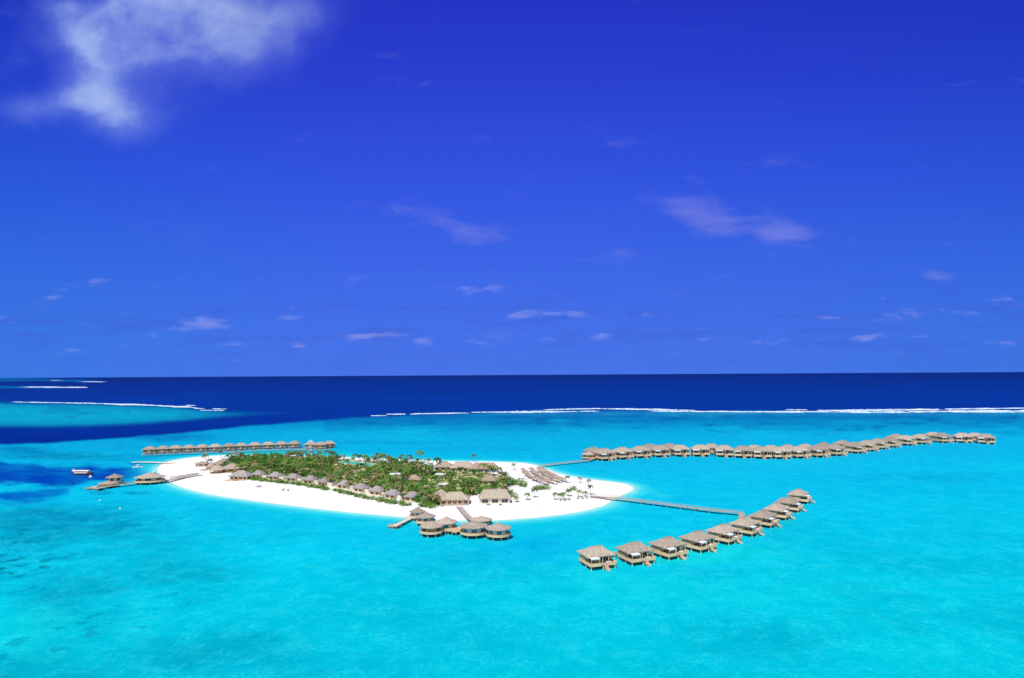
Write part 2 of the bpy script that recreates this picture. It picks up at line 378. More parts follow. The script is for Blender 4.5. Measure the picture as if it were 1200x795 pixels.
    nn = N(nt, 'ShaderNodeTexNoise', Scale=.3, Detail=2); L(geo.outputs['Position'], nn.inputs['Vector'])
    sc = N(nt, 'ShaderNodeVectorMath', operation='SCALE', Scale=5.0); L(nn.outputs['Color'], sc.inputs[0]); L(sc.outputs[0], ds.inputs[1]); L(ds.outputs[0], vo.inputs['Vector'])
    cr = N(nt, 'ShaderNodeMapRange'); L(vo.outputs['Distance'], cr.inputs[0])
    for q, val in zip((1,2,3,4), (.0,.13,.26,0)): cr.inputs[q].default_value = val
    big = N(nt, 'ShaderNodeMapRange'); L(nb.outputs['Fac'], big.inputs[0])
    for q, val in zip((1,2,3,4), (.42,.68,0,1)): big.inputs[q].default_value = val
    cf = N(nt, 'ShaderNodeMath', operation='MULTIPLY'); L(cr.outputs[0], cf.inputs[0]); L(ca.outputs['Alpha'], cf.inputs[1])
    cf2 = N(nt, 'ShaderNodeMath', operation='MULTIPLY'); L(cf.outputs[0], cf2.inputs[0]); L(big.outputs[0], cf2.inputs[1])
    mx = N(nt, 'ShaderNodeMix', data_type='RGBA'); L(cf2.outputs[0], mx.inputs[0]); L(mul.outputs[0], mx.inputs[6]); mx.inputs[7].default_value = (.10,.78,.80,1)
    nt.nodes.remove(b)
    df = N(nt, 'ShaderNodeBsdfDiffuse'); gl = N(nt, 'ShaderNodeBsdfGlossy', Roughness=.22); fr = N(nt, 'ShaderNodeFresnel', IOR=1.33); fm = N(nt, 'ShaderNodeMath', operation='MULTIPLY'); fm.inputs[1].default_value = .055
    tn = N(nt, 'ShaderNodeVectorMath', operation='MULTIPLY'); tn.inputs[1].default_value = (.5,.90,.83); L(mx.outputs[2], tn.inputs[0]); L(tn.outputs[0], df.inputs['Color'])
    ms = N(nt, 'ShaderNodeMixShader'); L(fr.outputs[0], fm.inputs[0]); L(fm.outputs[0], ms.inputs[0]); L(df.outputs[0], ms.inputs[1]); L(gl.outputs[0], ms.inputs[2]); L(ms.outputs[0], nt.nodes['Material Output'].inputs['Surface'])
    wv = N(nt, 'ShaderNodeTexNoise', Scale=.5, Detail=4, Roughness=.6, Distortion=.4)
    mp = N(nt, 'ShaderNodeMapping'); mp.inputs['Scale'].default_value = (.8,1.5,1); L(geo.outputs['Position'], mp.inputs[0]); L(mp.outputs[0], wv.inputs['Vector'])
    bp = N(nt, 'ShaderNodeBump', Strength=.35, Distance=.5); L(wv.outputs['Fac'], bp.inputs['Height'])
    for q in (df, gl, fr): L(bp.outputs[0], q.inputs['Normal'])
    me.materials.append(m)
SEA_GAIN = .80

# ------------------------------------------------------------------ island
veg_px = [(256,545),(275,539),(300,536),(345,536.5),(400,538.5),(440,541),(480,543.5),(520,547),(566,552),(596,560),(596,574),(560,580),(513,594),(480,588),(440,580.5),(400,572),(360,566),(320,562),(285,558),(262,553)]
veg = [tuple(G(x_, y_, 1.2).to_2d()) for x_, y_ in veg_px]
def ground_z(x, y):
    d = sdf(np.atleast_1d(float(x)), np.atleast_1d(float(y)), shore)[0]
    return float(np.clip(1.5*(1-math.exp(-d/14)), -.5, 1.5))
def make_island():
    xs = np.arange(-330, 100, 1.6); ys = np.arange(310, 620, 1.6)
    sx = np.array(shore); xs = np.arange(sx[:,0].min()-14, sx[:,0].max()+14, 1.6); ys = np.arange(sx[:,1].min()-14, sx[:,1].max()+14, 1.6)
    X, Y = np.meshgrid(xs, ys); x = X.ravel(); y = Y.ravel()
    d = sdf(x, y, shore)
    z = np.where(d > 0, 1.5*(1-np.exp(-d/14)), d*.09)+.10*fbm(x, y, 9)*sstep(2, 12, d)
    z = np.minimum(z, 1.75)
    nx, ny = len(xs), len(ys)
    i, j = np.meshgrid(np.arange(ny-1), np.arange(nx-1), indexing='ij'); i = i.ravel(); j = j.ravel()
    q = np.stack([i*nx+j, i*nx+j+1, (i+1)*nx+j+1, (i+1)*nx+j], 1)
    keep = d[q].max(1) > -8; q = q[keep]
    me = bpy.data.meshes.new('island_sand'); me.from_pydata(np.stack([x,y,z],1).tolist(), [], q.tolist())
    vg = sstep(-3, 4, sdf(x, y, veg)+5*fbm(x, y, 12))
    at = me.color_attributes.new('soil', 'FLOAT_COLOR', 'POINT')
    c = np.ones((len(x),4), np.float32); c[:,0] = vg; c[:,1] = sstep(5, 0, d+3*fbm(x,y,10)); c[:,2] = sstep(.0,.25,fbm(x+50, y, 16)+.1)
    at.data.foreach_set('color', c.ravel())
    for p in me.polygons: p.use_smooth = True
    o = bpy.data.objects.new('island_sand', me); col.objects.link(o); tag(o, 'white sand of the small coral island', kind='structure')
    m, nt, b = nodes_of('coral_sand'); L = nt.links.new
    ca = N(nt, 'ShaderNodeVertexColor', layer_name='soil'); sp = N(nt, 'ShaderNodeSeparateColor'); L(ca.outputs[0], sp.inputs[0])
    geo = N(nt, 'ShaderNodeNewGeometry'); nz = N(nt, 'ShaderNodeTexNoise', Scale=.12, Detail=6, Roughness=.6); L(geo.outputs['Position'], nz.inputs['Vector'])
    rp = N(nt, 'ShaderNodeValToRGB'); rp.color_ramp.elements[0].position = .35; rp.color_ramp.elements[1].position = .6
    rp.color_ramp.elements[0].color = (.71,.685,.64,1); rp.color_ramp.elements[1].color = (.83,.82,.79,1); L(nz.outputs['Fac'], rp.inputs[0])
    n2 = N(nt, 'ShaderNodeTexNoise', Scale=.22, Detail=4); L(geo.outputs['Position'], n2.inputs['Vector'])
    r2 = N(nt, 'ShaderNodeValToRGB'); r2.color_ramp.elements[0].position = .42; r2.color_ramp.elements[1].position = .58
    r2.color_ramp.elements[0].color = (.12,.20,.04,1); r2.color_ramp.elements[1].color = (.66,.53,.32,1); L(n2.outputs['Fac'], r2.inputs[0])
    mx = N(nt, 'ShaderNodeMix', data_type='RGBA'); L(sp.outputs[0], mx.inputs[0]); L(rp.outputs[0], mx.inputs[6]); L(r2.outputs[0], mx.inputs[7])
    m3 = N(nt, 'ShaderNodeMix', data_type='RGBA'); k = N(nt, 'ShaderNodeMath', operation='MULTIPLY'); k.inputs[1].default_value = .5; L(sp.outputs[1], k.inputs[0])
    L(k.outputs[0], m3.inputs[0]); L(mx.outputs[2], m3.inputs[6]); m3.inputs[7].default_value = (.62,.60,.50,1)
    L(m3.outputs[2], b.inputs['Base Color']); b.inputs['Roughness'].default_value = .95; b.inputs['Specular IOR Level'].default_value = .05
    n4 = N(nt, 'ShaderNodeTexNoise', Scale=.8, Detail=5); L(geo.outputs['Position'], n4.inputs['Vector'])
    bp = N(nt, 'ShaderNodeBump', Strength=.3, Distance=.3); L(n4.outputs['Fac'], bp.inputs['Height']); L(bp.outputs[0], b.inputs['Normal'])
    me.materials.append(m)

# ------------------------------------------------------------------ surf
def surf(pts, wid, label, n=160, seed=1, hgt=1.2):
    rr = np.random.default_rng(seed); P_ = [G(*p).to_2d() for p in pts]
    L_ = [0]
    for a, b in zip(P_, P_[1:]): L_.append(L_[-1]+(b-a).length)
    t = np.linspace(0, L_[-1], n); cx = np.interp(t, L_, [p.x for p in P_]); cy = np.interp(t, L_, [p.y for p in P_])
    w = wid*.62*(.10+1.7*np.clip(.40+2.4*fbm(t, t*0+seed*50, 80, 5), 0, 1))
    w = w; taper = np.minimum(1, np.minimum(t, L_[-1]-t)/90); w = w*taper+.5
    off = fbm(t, t*0+seed*91, 70, 4)*wid*.7
    mb = MB(); rows = []
    cross = [(-.5,-.2),(-.3,.25),(0,.45),(.25,hgt),(.42,hgt*.8),(.5,-.2)]
    vs = []
    for i in range(n):
        for s_, z in cross:
            vs.append((cx[i]+rr.normal()*2, cy[i]+off[i]+s_*w[i]+rr.normal()*w[i]*.13, z*(.7+.6*rr.random()) if z > 0 else z))
    m = len(cross); fs = []
    for i in range(n-1):
        if fbm(np.array([t[i]]), np.array([seed*13.]), 55, 3)[0] < -.24: continue
        for k in range(m-1): fs.append((i*m+k, (i+1)*m+k, (i+1)*m+k+1, i*m+k+1))
    mb.add(vs, fs); o = mb.build('breaking_surf', M['foam']); tag(o, label, 'surf', kind='stuff')

# ------------------------------------------------------------------ overwater villas
def make_villa():
    t = empty('overwater_villa')
    r = MB().hip(-6.9,6.9,-4.3,6.7,5.0,7.7,2.6, th=.4, seed=3, sag=.12, jit=.09).build('roof', M['thatch'], t)
    MB().box((0,1.2,7.68),(5.6,.5,.3)).build('ridge_cap', M['thatch_brown'], r)
    MB().box((0,2.2,3.45),(10.8,6.6,3.1)).build('wall', M['pale_timber'], t)
    MB().box((0,5.56,3.4),(10.2,.10,2.8)).build('rear_cladding', M['brown_timber'], t)
    d = MB().box((0,5.66,3.1),(1.6,.12,2.3)).build('door', M['cream_timber'], t)
    MB().box((.6,5.75,3.0),(.1,.08,.3)).build('handle', M['steel'], d)
    for cx, wd in ((-3.0,3.6),(2.6,4.4)):
        f = MB()
        f.box((cx,-1.14,4.55),(wd+.3,.1,.14)).box((cx,-1.14,2.2),(wd+.3,.1,.14))
        for q in np.linspace(-wd/2, wd/2, 4): f.box((cx+q,-1.16,3.38),(.12,.1,2.24))
        wo = f.build('window', M['cream_timber'], t)
        MB().box((cx,-1.125,3.38),(wd,.05,2.24)).build('pane', M['dark_glass'], wo)
    MB().box((0,-.2,1.8),(12.2,11.6,.35)).build('deck', M['deck_timber'], t)
    for cx, wd in ((-3.6,4.9),(3.9,4.3)):
        MB().box((cx,-6.0,2.1),(wd,.14,1.2)).box((cx,-6.0,2.74),(wd+.2,.24,.1)).build('front_railing', M['pale_timber'], t)
    for s_ in (-1, 1):
        sc = MB().box((s_*6.1,-3.3,2.15),(.14,5.3,1.3)).box((s_*6.1,2.6,2.6),(.14,6.4,2.4))
        for k in range(6): sc.box((s_*6.12,-5.6+k*1.9,2.2),(.22,.12,1.6))
        sc.build('privacy_screen', M['pale_timber'], t)
    MB().box((-3.9,-5.0,4.72),(4.3,2.6,.10)).box((-3.9,-6.25,4.5),(4.3,.08,.5)).build('canopy', M['white_canvas'], t)
    for x_ in (-5.9,-1.9): MB().tube([(x_,-6.15,1.9),(x_,-6.15,4.7)],.09,6).build('canopy_pole', M['cream_timber'], t)
    for x_ in (.6,3.4,6.0): MB().tube([(x_,-4.0,1.95),(x_,-4.0,4.9)],.12,6).build('veranda_column', M['cream_timber'], t)
    st = MB()
    for k in range(7): st.box((1.0,-6.4-k*.42,1.7-k*.30),(1.7,.46,.14))
    st.box((.1,-7.6,.9),(.1,2.6,.12)).box((1.9,-7.6,.9),(.1,2.6,.12)).box((1.0,-9.5,-.12),(2.0,1.3,.14))
    st.build('stairs', M['pale_timber'], t)
    for x_ in (2.6,4.1): MB().box((x_,-4.9,2.2),(.8,2.0,.16)).box((x_,-4.2,2.42),(.8,.6,.3)).build('sunbed', M['white_canvas'], t)
    for x_ in (-5.6,0,5.6):
        for y_ in (-5.6,-.2,5.2): MB().tube([(x_,y_,-1),(x_,y_,1.63)],.24,6).build('post', M['cream_timber'], t)
    MB().box((0,7.4,1.6),(1.8,4.0,.22)).build('bridge', M['deck_timber'], t)
    return t
ORD = ['first','second','third','fourth','fifth','sixth','seventh','eighth','ninth','tenth','eleventh','twelfth','thirteenth','fourteenth','fifteenth','sixteenth','seventeenth','eighteenth','nineteenth','twentieth','twenty-first','twenty-second','twenty-third','twenty-fourth','twenty-fifth']
VILLA = None
def place_villa(p, rz, s, label, group):
    global VILLA
    if VILLA is None: VILLA = make_villa(); o = VILLA
    else: o = copy_tree(VILLA)
    o.location = (p.x, p.y, 0); o.rotation_euler = (0,0,rz); o.scale = (s,s,s*1.08)
    tag(o, label, 'villa', group); return o
def resample(pts, step):
    L_ = [0]
    for a, b in zip(pts, pts[1:]): L_.append(L_[-1]+(b-a).length)
    n = max(2, int(round(L_[-1]/step))+1); t = np.linspace(0, L_[-1], n)
    return [Vector((np.interp(q, L_, [p.x for p in pts]), np.interp(q, L_, [p.y for p in pts]))) for q in t]
def boardwalk(px_pts, w, label, z=1.6, step=9, name='boardwalk', m='deck_timber', rail=False, group=None, wpts=None, z2=None):
    pts = wpts if wpts else [G(a, b, z).to_2d() for a, b in px_pts]
    t = empty(name, (pts[0].x, pts[0].y, 0)); o0 = pts[0]
    q = resample(pts, step); lp = [(p.x-o0.x, p.y-o0.y, 0) for p in q]
    MB().ribbon(lp, w, z-.25, z).build('deck', M[m], t)
    e = MB().ribbon(lp, .12, z-.5, z-.26)
    e.build('beam', M['post_timber'], t)
    for i in range(0, len(lp)):
        a = Vector(lp[max(i-1,0)]); b = Vector(lp[min(i+1,len(lp)-1)]); d = (b-a).normalized()
        for s_ in (-1, 1):
            x_, y_ = lp[i][0]-d.y*s_*w*.42, lp[i][1]+d.x*s_*w*.42
            MB().tube([(x_,y_,-1),(x_,y_,z-.26)],.16,5).build('post', M['post_timber'], t)
    if rail:
        for s_ in (-1,1):
            rl = MB(); pp = []
            for i in range(len(lp)):
                a = Vector(lp[max(i-1,0)]); b = Vector(lp[min(i+1,len(lp)-1)]); d = (b-a).normalized()
                pp.append((lp[i][0]-d.y*s_*w*.48, lp[i][1]+d.x*s_*w*.48, 0)); rl.box((pp[-1][0],pp[-1][1],z+.45),(.1,.1,.9))
            rl.ribbon(pp, .1, z+.85, z+.95); rl.build('railing', M['post_timber'], t)
    tag(t, label, 'boardwalk', group); return t

def villas():
    # near row, lower right
    px = [(707,670.5),(754,665),(794.5,658),(830.5,649.5),(861,640),(887,630.5),(908,620.5),(924,611.5),(938,602.5),(948.5,592.5)]
    base = [G(x_, y_-3) for x_, y_ in px]
    looks = ['white awning over deck','white awning and short stair','white-fronted deck','beige screens','yellow side screens',
             'short front stair','roof meeting the long boardwalk','roof overlapping neighbours','tight between two roofs','end']
    n = len(base); pos = []
    for i, p in enumerate(base):
        a = base[max(i-1,0)]; b = base[min(i+1,n-1)]; d = (b-a).normalized()
        rz = math.atan2(d.y, d.x); c = p.to_2d()+Vector((-d.y,d.x))*5.0
        pos.append((c, rz, d))
        lab = f"thatched villa, {ORD[i]} from the left in the near row, {looks[i]}"
        if i == n-1: lab = "thatched villa at the far right end of the front row, stair reaching open water"
        if i == 0: lab = "largest thatched villa, nearest in the photo, white awning over its front deck"
        place_villa(c, rz+R(random.uniform(-1.5,1.5)), .90, lab, 'thatched overwater villas in the near curved row')
    walk = [p+Vector((-d.y,d.x))*9.2 for p, rz, d in pos]
    boardwalk(None, 2.4, 'boardwalk running behind the near curved row of thatched villas', wpts=walk, step=10)
    j = walk[6]
    lead = [G(692,581.5,1.6).to_2d(), G(720,583.5,1.6).to_2d(), G(760,588.3,1.6).to_2d(), G(800,593.5,1.6).to_2d(), G(840,598.6,1.6).to_2d(), G(870,601.0,1.6).to_2d(), j+Vector((-2,1))]
    boardwalk(None, 3.0, 'long grey boardwalk from the sand spit to the near villa row', wpts=lead, step=8, rail=True)
    # back row, right
    near = [(714,541),(735,539.3),(755.5,537.8),(777,536.8),(800,536.2),(822,536.2),(849,536.8),(870,537.8),(894,538.8),(918,539),(942,538.2),(965.5,537),(987,535.3),(1011,532.3),(1025,529.8),(1038,527.4),(1051,525.2),(1069.5,523),(1086,521.5),(1111,520),(1130,520),(1155,521.3)]
    base = [G(x_, y_-.8) for x_, y_ in near]; n = len(base); wk = []
    for i, p in enumerate(base):
        a = base[max(i-1,0)]; b = base[min(i+1,n-1)]; d = (b-a).normalized(); rz = math.atan2(d.y, d.x)
        c = p.to_2d()+Vector((-d.y,d.x))*6.5; wk.append(c+Vector((-d.y,d.x))*10.5)
        lab = f"grey thatched villa, {ORD[i]} from the left, camera side of the long far row"
        if i == n-1: lab = "grey thatched villa standing alone at the far right tip of the long row"
        place_villa(c, rz*.8+R(2)*math.sin(i*2.1), 1.2, lab, 'thatched overwater villas in the long row towards the reef')
    boardwalk(None, 2.6, 'boardwalk running through the middle of the long far villa row', wpts=wk, step=16)
    far = [702, 767, 789, 835, 883.5, 907, 931, 953, 976, 999, 1060, 1099, 1142]
    wpx = [P(q.x, q.y)[0] for q in wk]
    for k, fx in enumerate(far):
        if fx < wpx[0]: wp = wk[0]+Vector((-9,0)); dd = (wk[1]-wk[0]).normalized()
        else:
            wp = Vector((np.interp(fx, wpx, [q.x for q in wk]), np.interp(fx, wpx, [q.y for q in wk]))); i = min(n-2, max(0, int(np.searchsorted(wpx, fx))-1)); dd = (wk[i+1]-wk[i]).normalized()
        nrm = Vector((-dd.y, dd.x)); wp = wp+nrm*11
        place_villa(wp, math.atan2(dd.y,dd.x)+math.pi, 1.1, f"thatched villa on the ocean side of the long far row, {ORD[k]} from the left", 'villas on the ocean side of the long far row')
    pavilion(G(690,538.6), 6.0, 'small round brown pavilion where the boardwalk joins the long far row', n=10, roofh=2.4, h=2.6, roof='thatch', wall='pale_timber', glass='dark_glass', seed=31)
    boardwalk(None, 3.0, 'boardwalk from the back beach to the long far villa row', wpts=[G(632,546,1.6).to_2d(), G(660,542.6,1.6).to_2d(), G(690,539.6,1.6).to_2d(), wk[0]], step=9, rail=True)
    # left row, walkway side towards the camera
    left = [(173.6,533),(189,532.2),(204,531.5),(219.6,531),(235,530.4),(250.6,529.8),(267,529),(281,528.4),(297,527.6),(313,527),(328.6,526.5),(344,526.2),(364,526.8),(374.5,527.3),(384,526)]
    base = [G(x_, y_-.5) for x_, y_ in left]; n = len(base)
    for i, p in enumerate(base):
        a = base[max(i-1,0)]; b = base[min(i+1,n-1)]; d = (b-a).normalized()
        rz = math.atan2(d.y, d.x)*.5+math.pi
        lab = f"small thatched villa with brown wall, {ORD[i]} from the left behind the island"
        if i == 0: lab = "small thatched villa with white end wall, leftmost of the row behind the island"
        if i >= 12: lab = ["left of the three joined thatched villas beside the white mast","middle of the three joined thatched villas right of the white mast","right end thatched villa of the joined three behind the island"][i-12]
        place_villa(p.to_2d()+Vector((0,4)), rz, .88, lab, 'thatched overwater villas in the row behind the island')
    wk = [G(166,533.0,1.6).to_2d(), G(210,531.3,1.6).to_2d(), G(250,529.9,1.6).to_2d(), G(285,528.5,1.6).to_2d(), G(340,526.6,1.6).to_2d(), G(386,526.8,1.6).to_2d()]
    boardwalk(None, 2.6, 'pale boardwalk along the front of the villa row behind the island', wpts=wk, step=12, rail=True)
    boardwalk(None, 2.4, 'short boardwalk linking the back beach to the left villa row', wpts=[G(270,529.8,1.6).to_2d(), G(281,531.5,1.6).to_2d(), G(287,534,1.6).to_2d()], step=6)

# ------------------------------------------------------------------ round pavilions
def pavilion(p, r, label, cat='pavilion', wall='cream_timber', glass='blue_glass', deckr=1.06, h=2.9, roofh=2.1, n=12, z0=2.1, sx=1, sy=1, rz=0, group=None, roof='thatch', name='round_pavilion', skirt=True, on_land=False, open_=False, seed=1):
    t = empty(name, (p.x, p.y, p.z if on_land else 0), rz)
    rf = MB().cone((0,0), r*1.12, z0+h, z0+h+roofh, n=n, rings=6, seed=seed, sx=sx, sy=sy).build('roof', M[roof], t)
    MB().cone((0,0), r*.13, z0+h+roofh*.93, z0+h+roofh+.15, n=8, rings=2, th=.1, jit=0, sx=sx, sy=sy).build('ridge_cap', M['thatch_brown'], rf)
    if open_:
        for k in range(8):
            a = 2*math.pi*k/8+.2; MB().tube([(r*.92*math.cos(a)*sx, r*.92*math.sin(a)*sy, z0),(r*.92*math.cos(a)*sx, r*.92*math.sin(a)*sy, z0+h)], .13, 6).build('column', M['pale_timber'], t)
        MB().drum((0,0), r*.5, z0, z0+h-.3, n=n, sx=sx, sy=sy).build('wall', M['pale_timber'], t)
    else:
        MB().drum((0,0), r*.86, z0, z0+h, n=n*2, sx=sx, sy=sy).build('wall', M[wall], t)
        for k in range(7):
            a = 2*math.pi*k/7-math.pi/2+.12
            w = MB().drum((0,0), r*.86+.05, z0+.7, z0+h-.25, n=3, a0=a-.24, a1=a+.24, th=.04, sx=sx, sy=sy).build('window', M[glass], t)
            MB().drum((0,0), r*.86+.10, z0+.62, z0+.72, n=3, a0=a-.26, a1=a+.26, th=.1, sx=sx, sy=sy).build('sill', M['pale_timber'], w)
    MB().disc((0,0), r*deckr, z0-.35, z0, n=n*2, sx=sx, sy=sy).build('deck', M['deck_timber'], t)
    if skirt: MB().drum((0,0), r*deckr+.06, z0-.45, z0+.6, n=n*2, th=.12, sx=sx, sy=sy).build('deck_screen', M['pale_timber'], t)
    if not on_land:
        for k in range(8):
            a = 2*math.pi*k/8+.3; q = r*deckr*.86
            MB().tube([(q*math.cos(a)*sx, q*math.sin(a)*sy, -1),(q*math.cos(a)*sx, q*math.sin(a)*sy, z0-.36)], .2, 6).build('post', M['cream_timber'], t)
    tag(t, label, cat, group); return t

def central_complex():
    g = 'round thatched pavilions over the water in front of the island'
    pavilion(G(555,628.5), 6.0, 'round thatched pavilion with blue windows, left of the rightmost one', group=g, seed=1)
    pavilion(G(584,631), 5.4, 'rightmost round thatched pavilion over the water with blue windows', group=g, seed=2)
    pavilion(G(563.5,614), 5.2, 'low round thatched shelter where the beach boardwalk reaches the water', group=g, h=1.0, roofh=1.7, z0=1.3, skirt=False, seed=3, sy=.9)
    pavilion(G(506,627.5), 5.2, 'eight-sided thatched pavilion on open posts, front left of the cluster', group=g, n=8, open_=True, h=2.5, seed=4, rz=.2)
    p = pavilion(G(523,623.5), 5.0, 'thatched pavilion with a bright yellow timber deck on its right', group=g, n=8, h=2.8, seed=5, roofh=2.4)
    mb = MB().box((4.8,-3.0,1.9),(7.4,5.6,.5)); mb.build('sun_deck', M['pale_timber'], p)
    sc = MB().box((4.8,-5.75,2.3),(7.4,.14,1.5)).box((8.45,-3.0,2.3),(.14,5.6,1.5)); sc.build('sun_deck_screen', M['pale_timber'], p)
    pavilion(G(499,615.5), 4.6, 'thatched pavilion between the ramp hut and the front left pavilion', group=g, n=8, h=2.4, seed=6)
    pavilion(G(489.5,609.5), 4.0, 'small pointed thatched hut at the top of the pale ramp', group=g, n=6, h=2.4, roofh=2.2, seed=7)
    boardwalk([(462,616.5),(474,610.5),(486,604.5)], 2.4, 'pale ramp from the swim platform up to the small pointed hut', m='cream_timber', step=6, rail=True)
    t = empty('swim_platform', tuple(G(462.5,618)))
    MB().disc((0,0), 3.6, .7, 1.0, n=8).build('deck', M['deck_timber'], t)
    for k in range(6): MB().tube([(3*math.cos(k*1.05),3*math.sin(k*1.05),-1),(3*math.cos(k*1.05),3*math.sin(k*1.05),.7)],.17,6).build('post', M['cream_timber'], t)
    lad = MB()
    for s_ in (-.4,.4): lad.tube([(s_,-3.65,-.6),(s_,-3.65,1.9)],.05,5)
    for k in range(4): lad.box((0,-3.65,-.3+k*.35),(.8,.06,.05))
    lad.build('ladder', M['steel'], t); tag(t, 'eight-sided grey swim platform at the foot of the pale ramp', 'platform')
    boardwalk([(537.5,594),(543,600),(549,606),(557,612)], 3.0, 'boardwalk from the thatched beach hall down to the low round shelter', step=6, rail=True)
    boardwalk([(559,613.5),(549,616.5),(540,620),(532,624)], 2.6, 'boardwalk from the low round shelter to the yellow deck pavilion', step=6)
    boardwalk([(541,620.5),(548,622.5),(557,624),(570,625.5),(580,626)], 2.2, 'walkway joining the two rightmost round pavilions', step=6)
    boardwalk([(492,606.5),(498,611),(506,618),(516,621),(524,622.5)], 2.4, 'walkway threading the left pavilions of the water cluster', step=6)

def left_jetty():
    g = 'thatched arrival pavilions on the left jetty'
    t = pavilion(G(176,566.8), 7.0, 'large oval thatched arrival pavilion with yellow timber skirt on the left jetty', n=14, sx=1.32, sy=1.0, h=2.8, roofh=3.0, glass='dark_glass', wall='pale_timber', group=g, rz=.15, seed=8)
    pavilion(G(134.5,567.3), 4.9, 'small white-walled thatched pavilion at the end of the left jetty', n=8, h=2.8, roofh=2.4, sx=1.1, glass='dark_glass', wall='white_wall', skirt=False, group=g, seed=9)
    pavilion(G(126.5,570.8), 4.8, 'low brown thatched shelter just left of the white-walled jetty pavilion', n=8, h=1.3, roofh=1.6, z0=1.2, sx=1.25, skirt=False, roof='thatch_brown', group=g, seed=10)
    boardwalk([(236,556.5),(218,559),(205,561.5),(190,564)], 4.0, 'brown boardwalk from the beach to the large arrival pavilion', step=7, m='deck_timber')
    boardwalk([(232,554.5),(215,557),(200,559)], 2.4, 'narrow upper boardwalk on the sand beside the arrival pavilion path', step=7, z=1.9)
    boardwalk([(163,565.5),(150,567),(138,568.3),(124,570.3),(112,573)], 3.6, 'boardwalk from the large arrival pavilion out to the jetty end', step=8, rail=True)
    t = empty('landing_platform', tuple(G(111,573.6)))
    MB().box((0,0,.9),(9,5,.35)).build('deck', M['deck_timber'], t)
    MB().box((-5.6,1.8,.45),(3.2,3,.3)).build('step', M['deck_timber'], t)
    MB().box((0,0,1.45),(3.2,1.6,.7)).build('bench', M['cream_timber'], t)
    for x_ in (-4,0,4):
        for y_ in (-2,2): MB().tube([(x_,y_,-1),(x_,y_,2.1)],.18,6).build('post', M['post_timber'], t)
    tag(t, 'small timber landing platform at the outer end of the left jetty', 'platform')
    boardwalk([(155,541.7),(170,541.4),(185,542),(204,542.4)], 3.2, 'pale straight jetty running out left from the white beach tip', m='cream_timber', step=9, z=1.3)

# ------------------------------------------------------------------ boats
def hull(mb, L_, W, Hh, z=0, sheer=.5):
    n = 12; prof = [(0,0.0),(.55,.0),(.92,.45),(1,1)]
    vs = []; 
    for i in range(n+1):
        t_ = i/n; x_ = (t_-.5)*L_; w = W/2*(math.sin(math.pi*min(1,.12+t_*1.0))**.55 if t_ < .88 else math.sin(math.pi*(.12+.88))**.5*(1-t_)/.12*1.0)
        w = W/2*min(1, (1-t_)*2.6)**.7*min(1, .7+t_*1.2)
        w = max(w, .05)
        sh = sheer*(2*t_-1)**2*(1.4 if t_ > .5 else .6)
        for s_ in (-1, 1):
            for a, b in (prof if s_ < 0 else prof[::-1]): vs.append((x_, s_*w*a, z-.25+b*(Hh+sh)))
    m = 8; fs = []
    for i in range(n):
        for k in range(m-1): fs.append((i*m+k, i*m+k+1, (i+1)*m+k+1, (i+1)*m+k))
    fs.append(tuple(range(m))[::-1]); fs.append(tuple(n*m+k for k in range(m)))
    for i in range(n): fs.append((i*m, (i+1)*m, (i+1)*m+7, i*m+7)) 
    mb.add(vs, fs); return mb
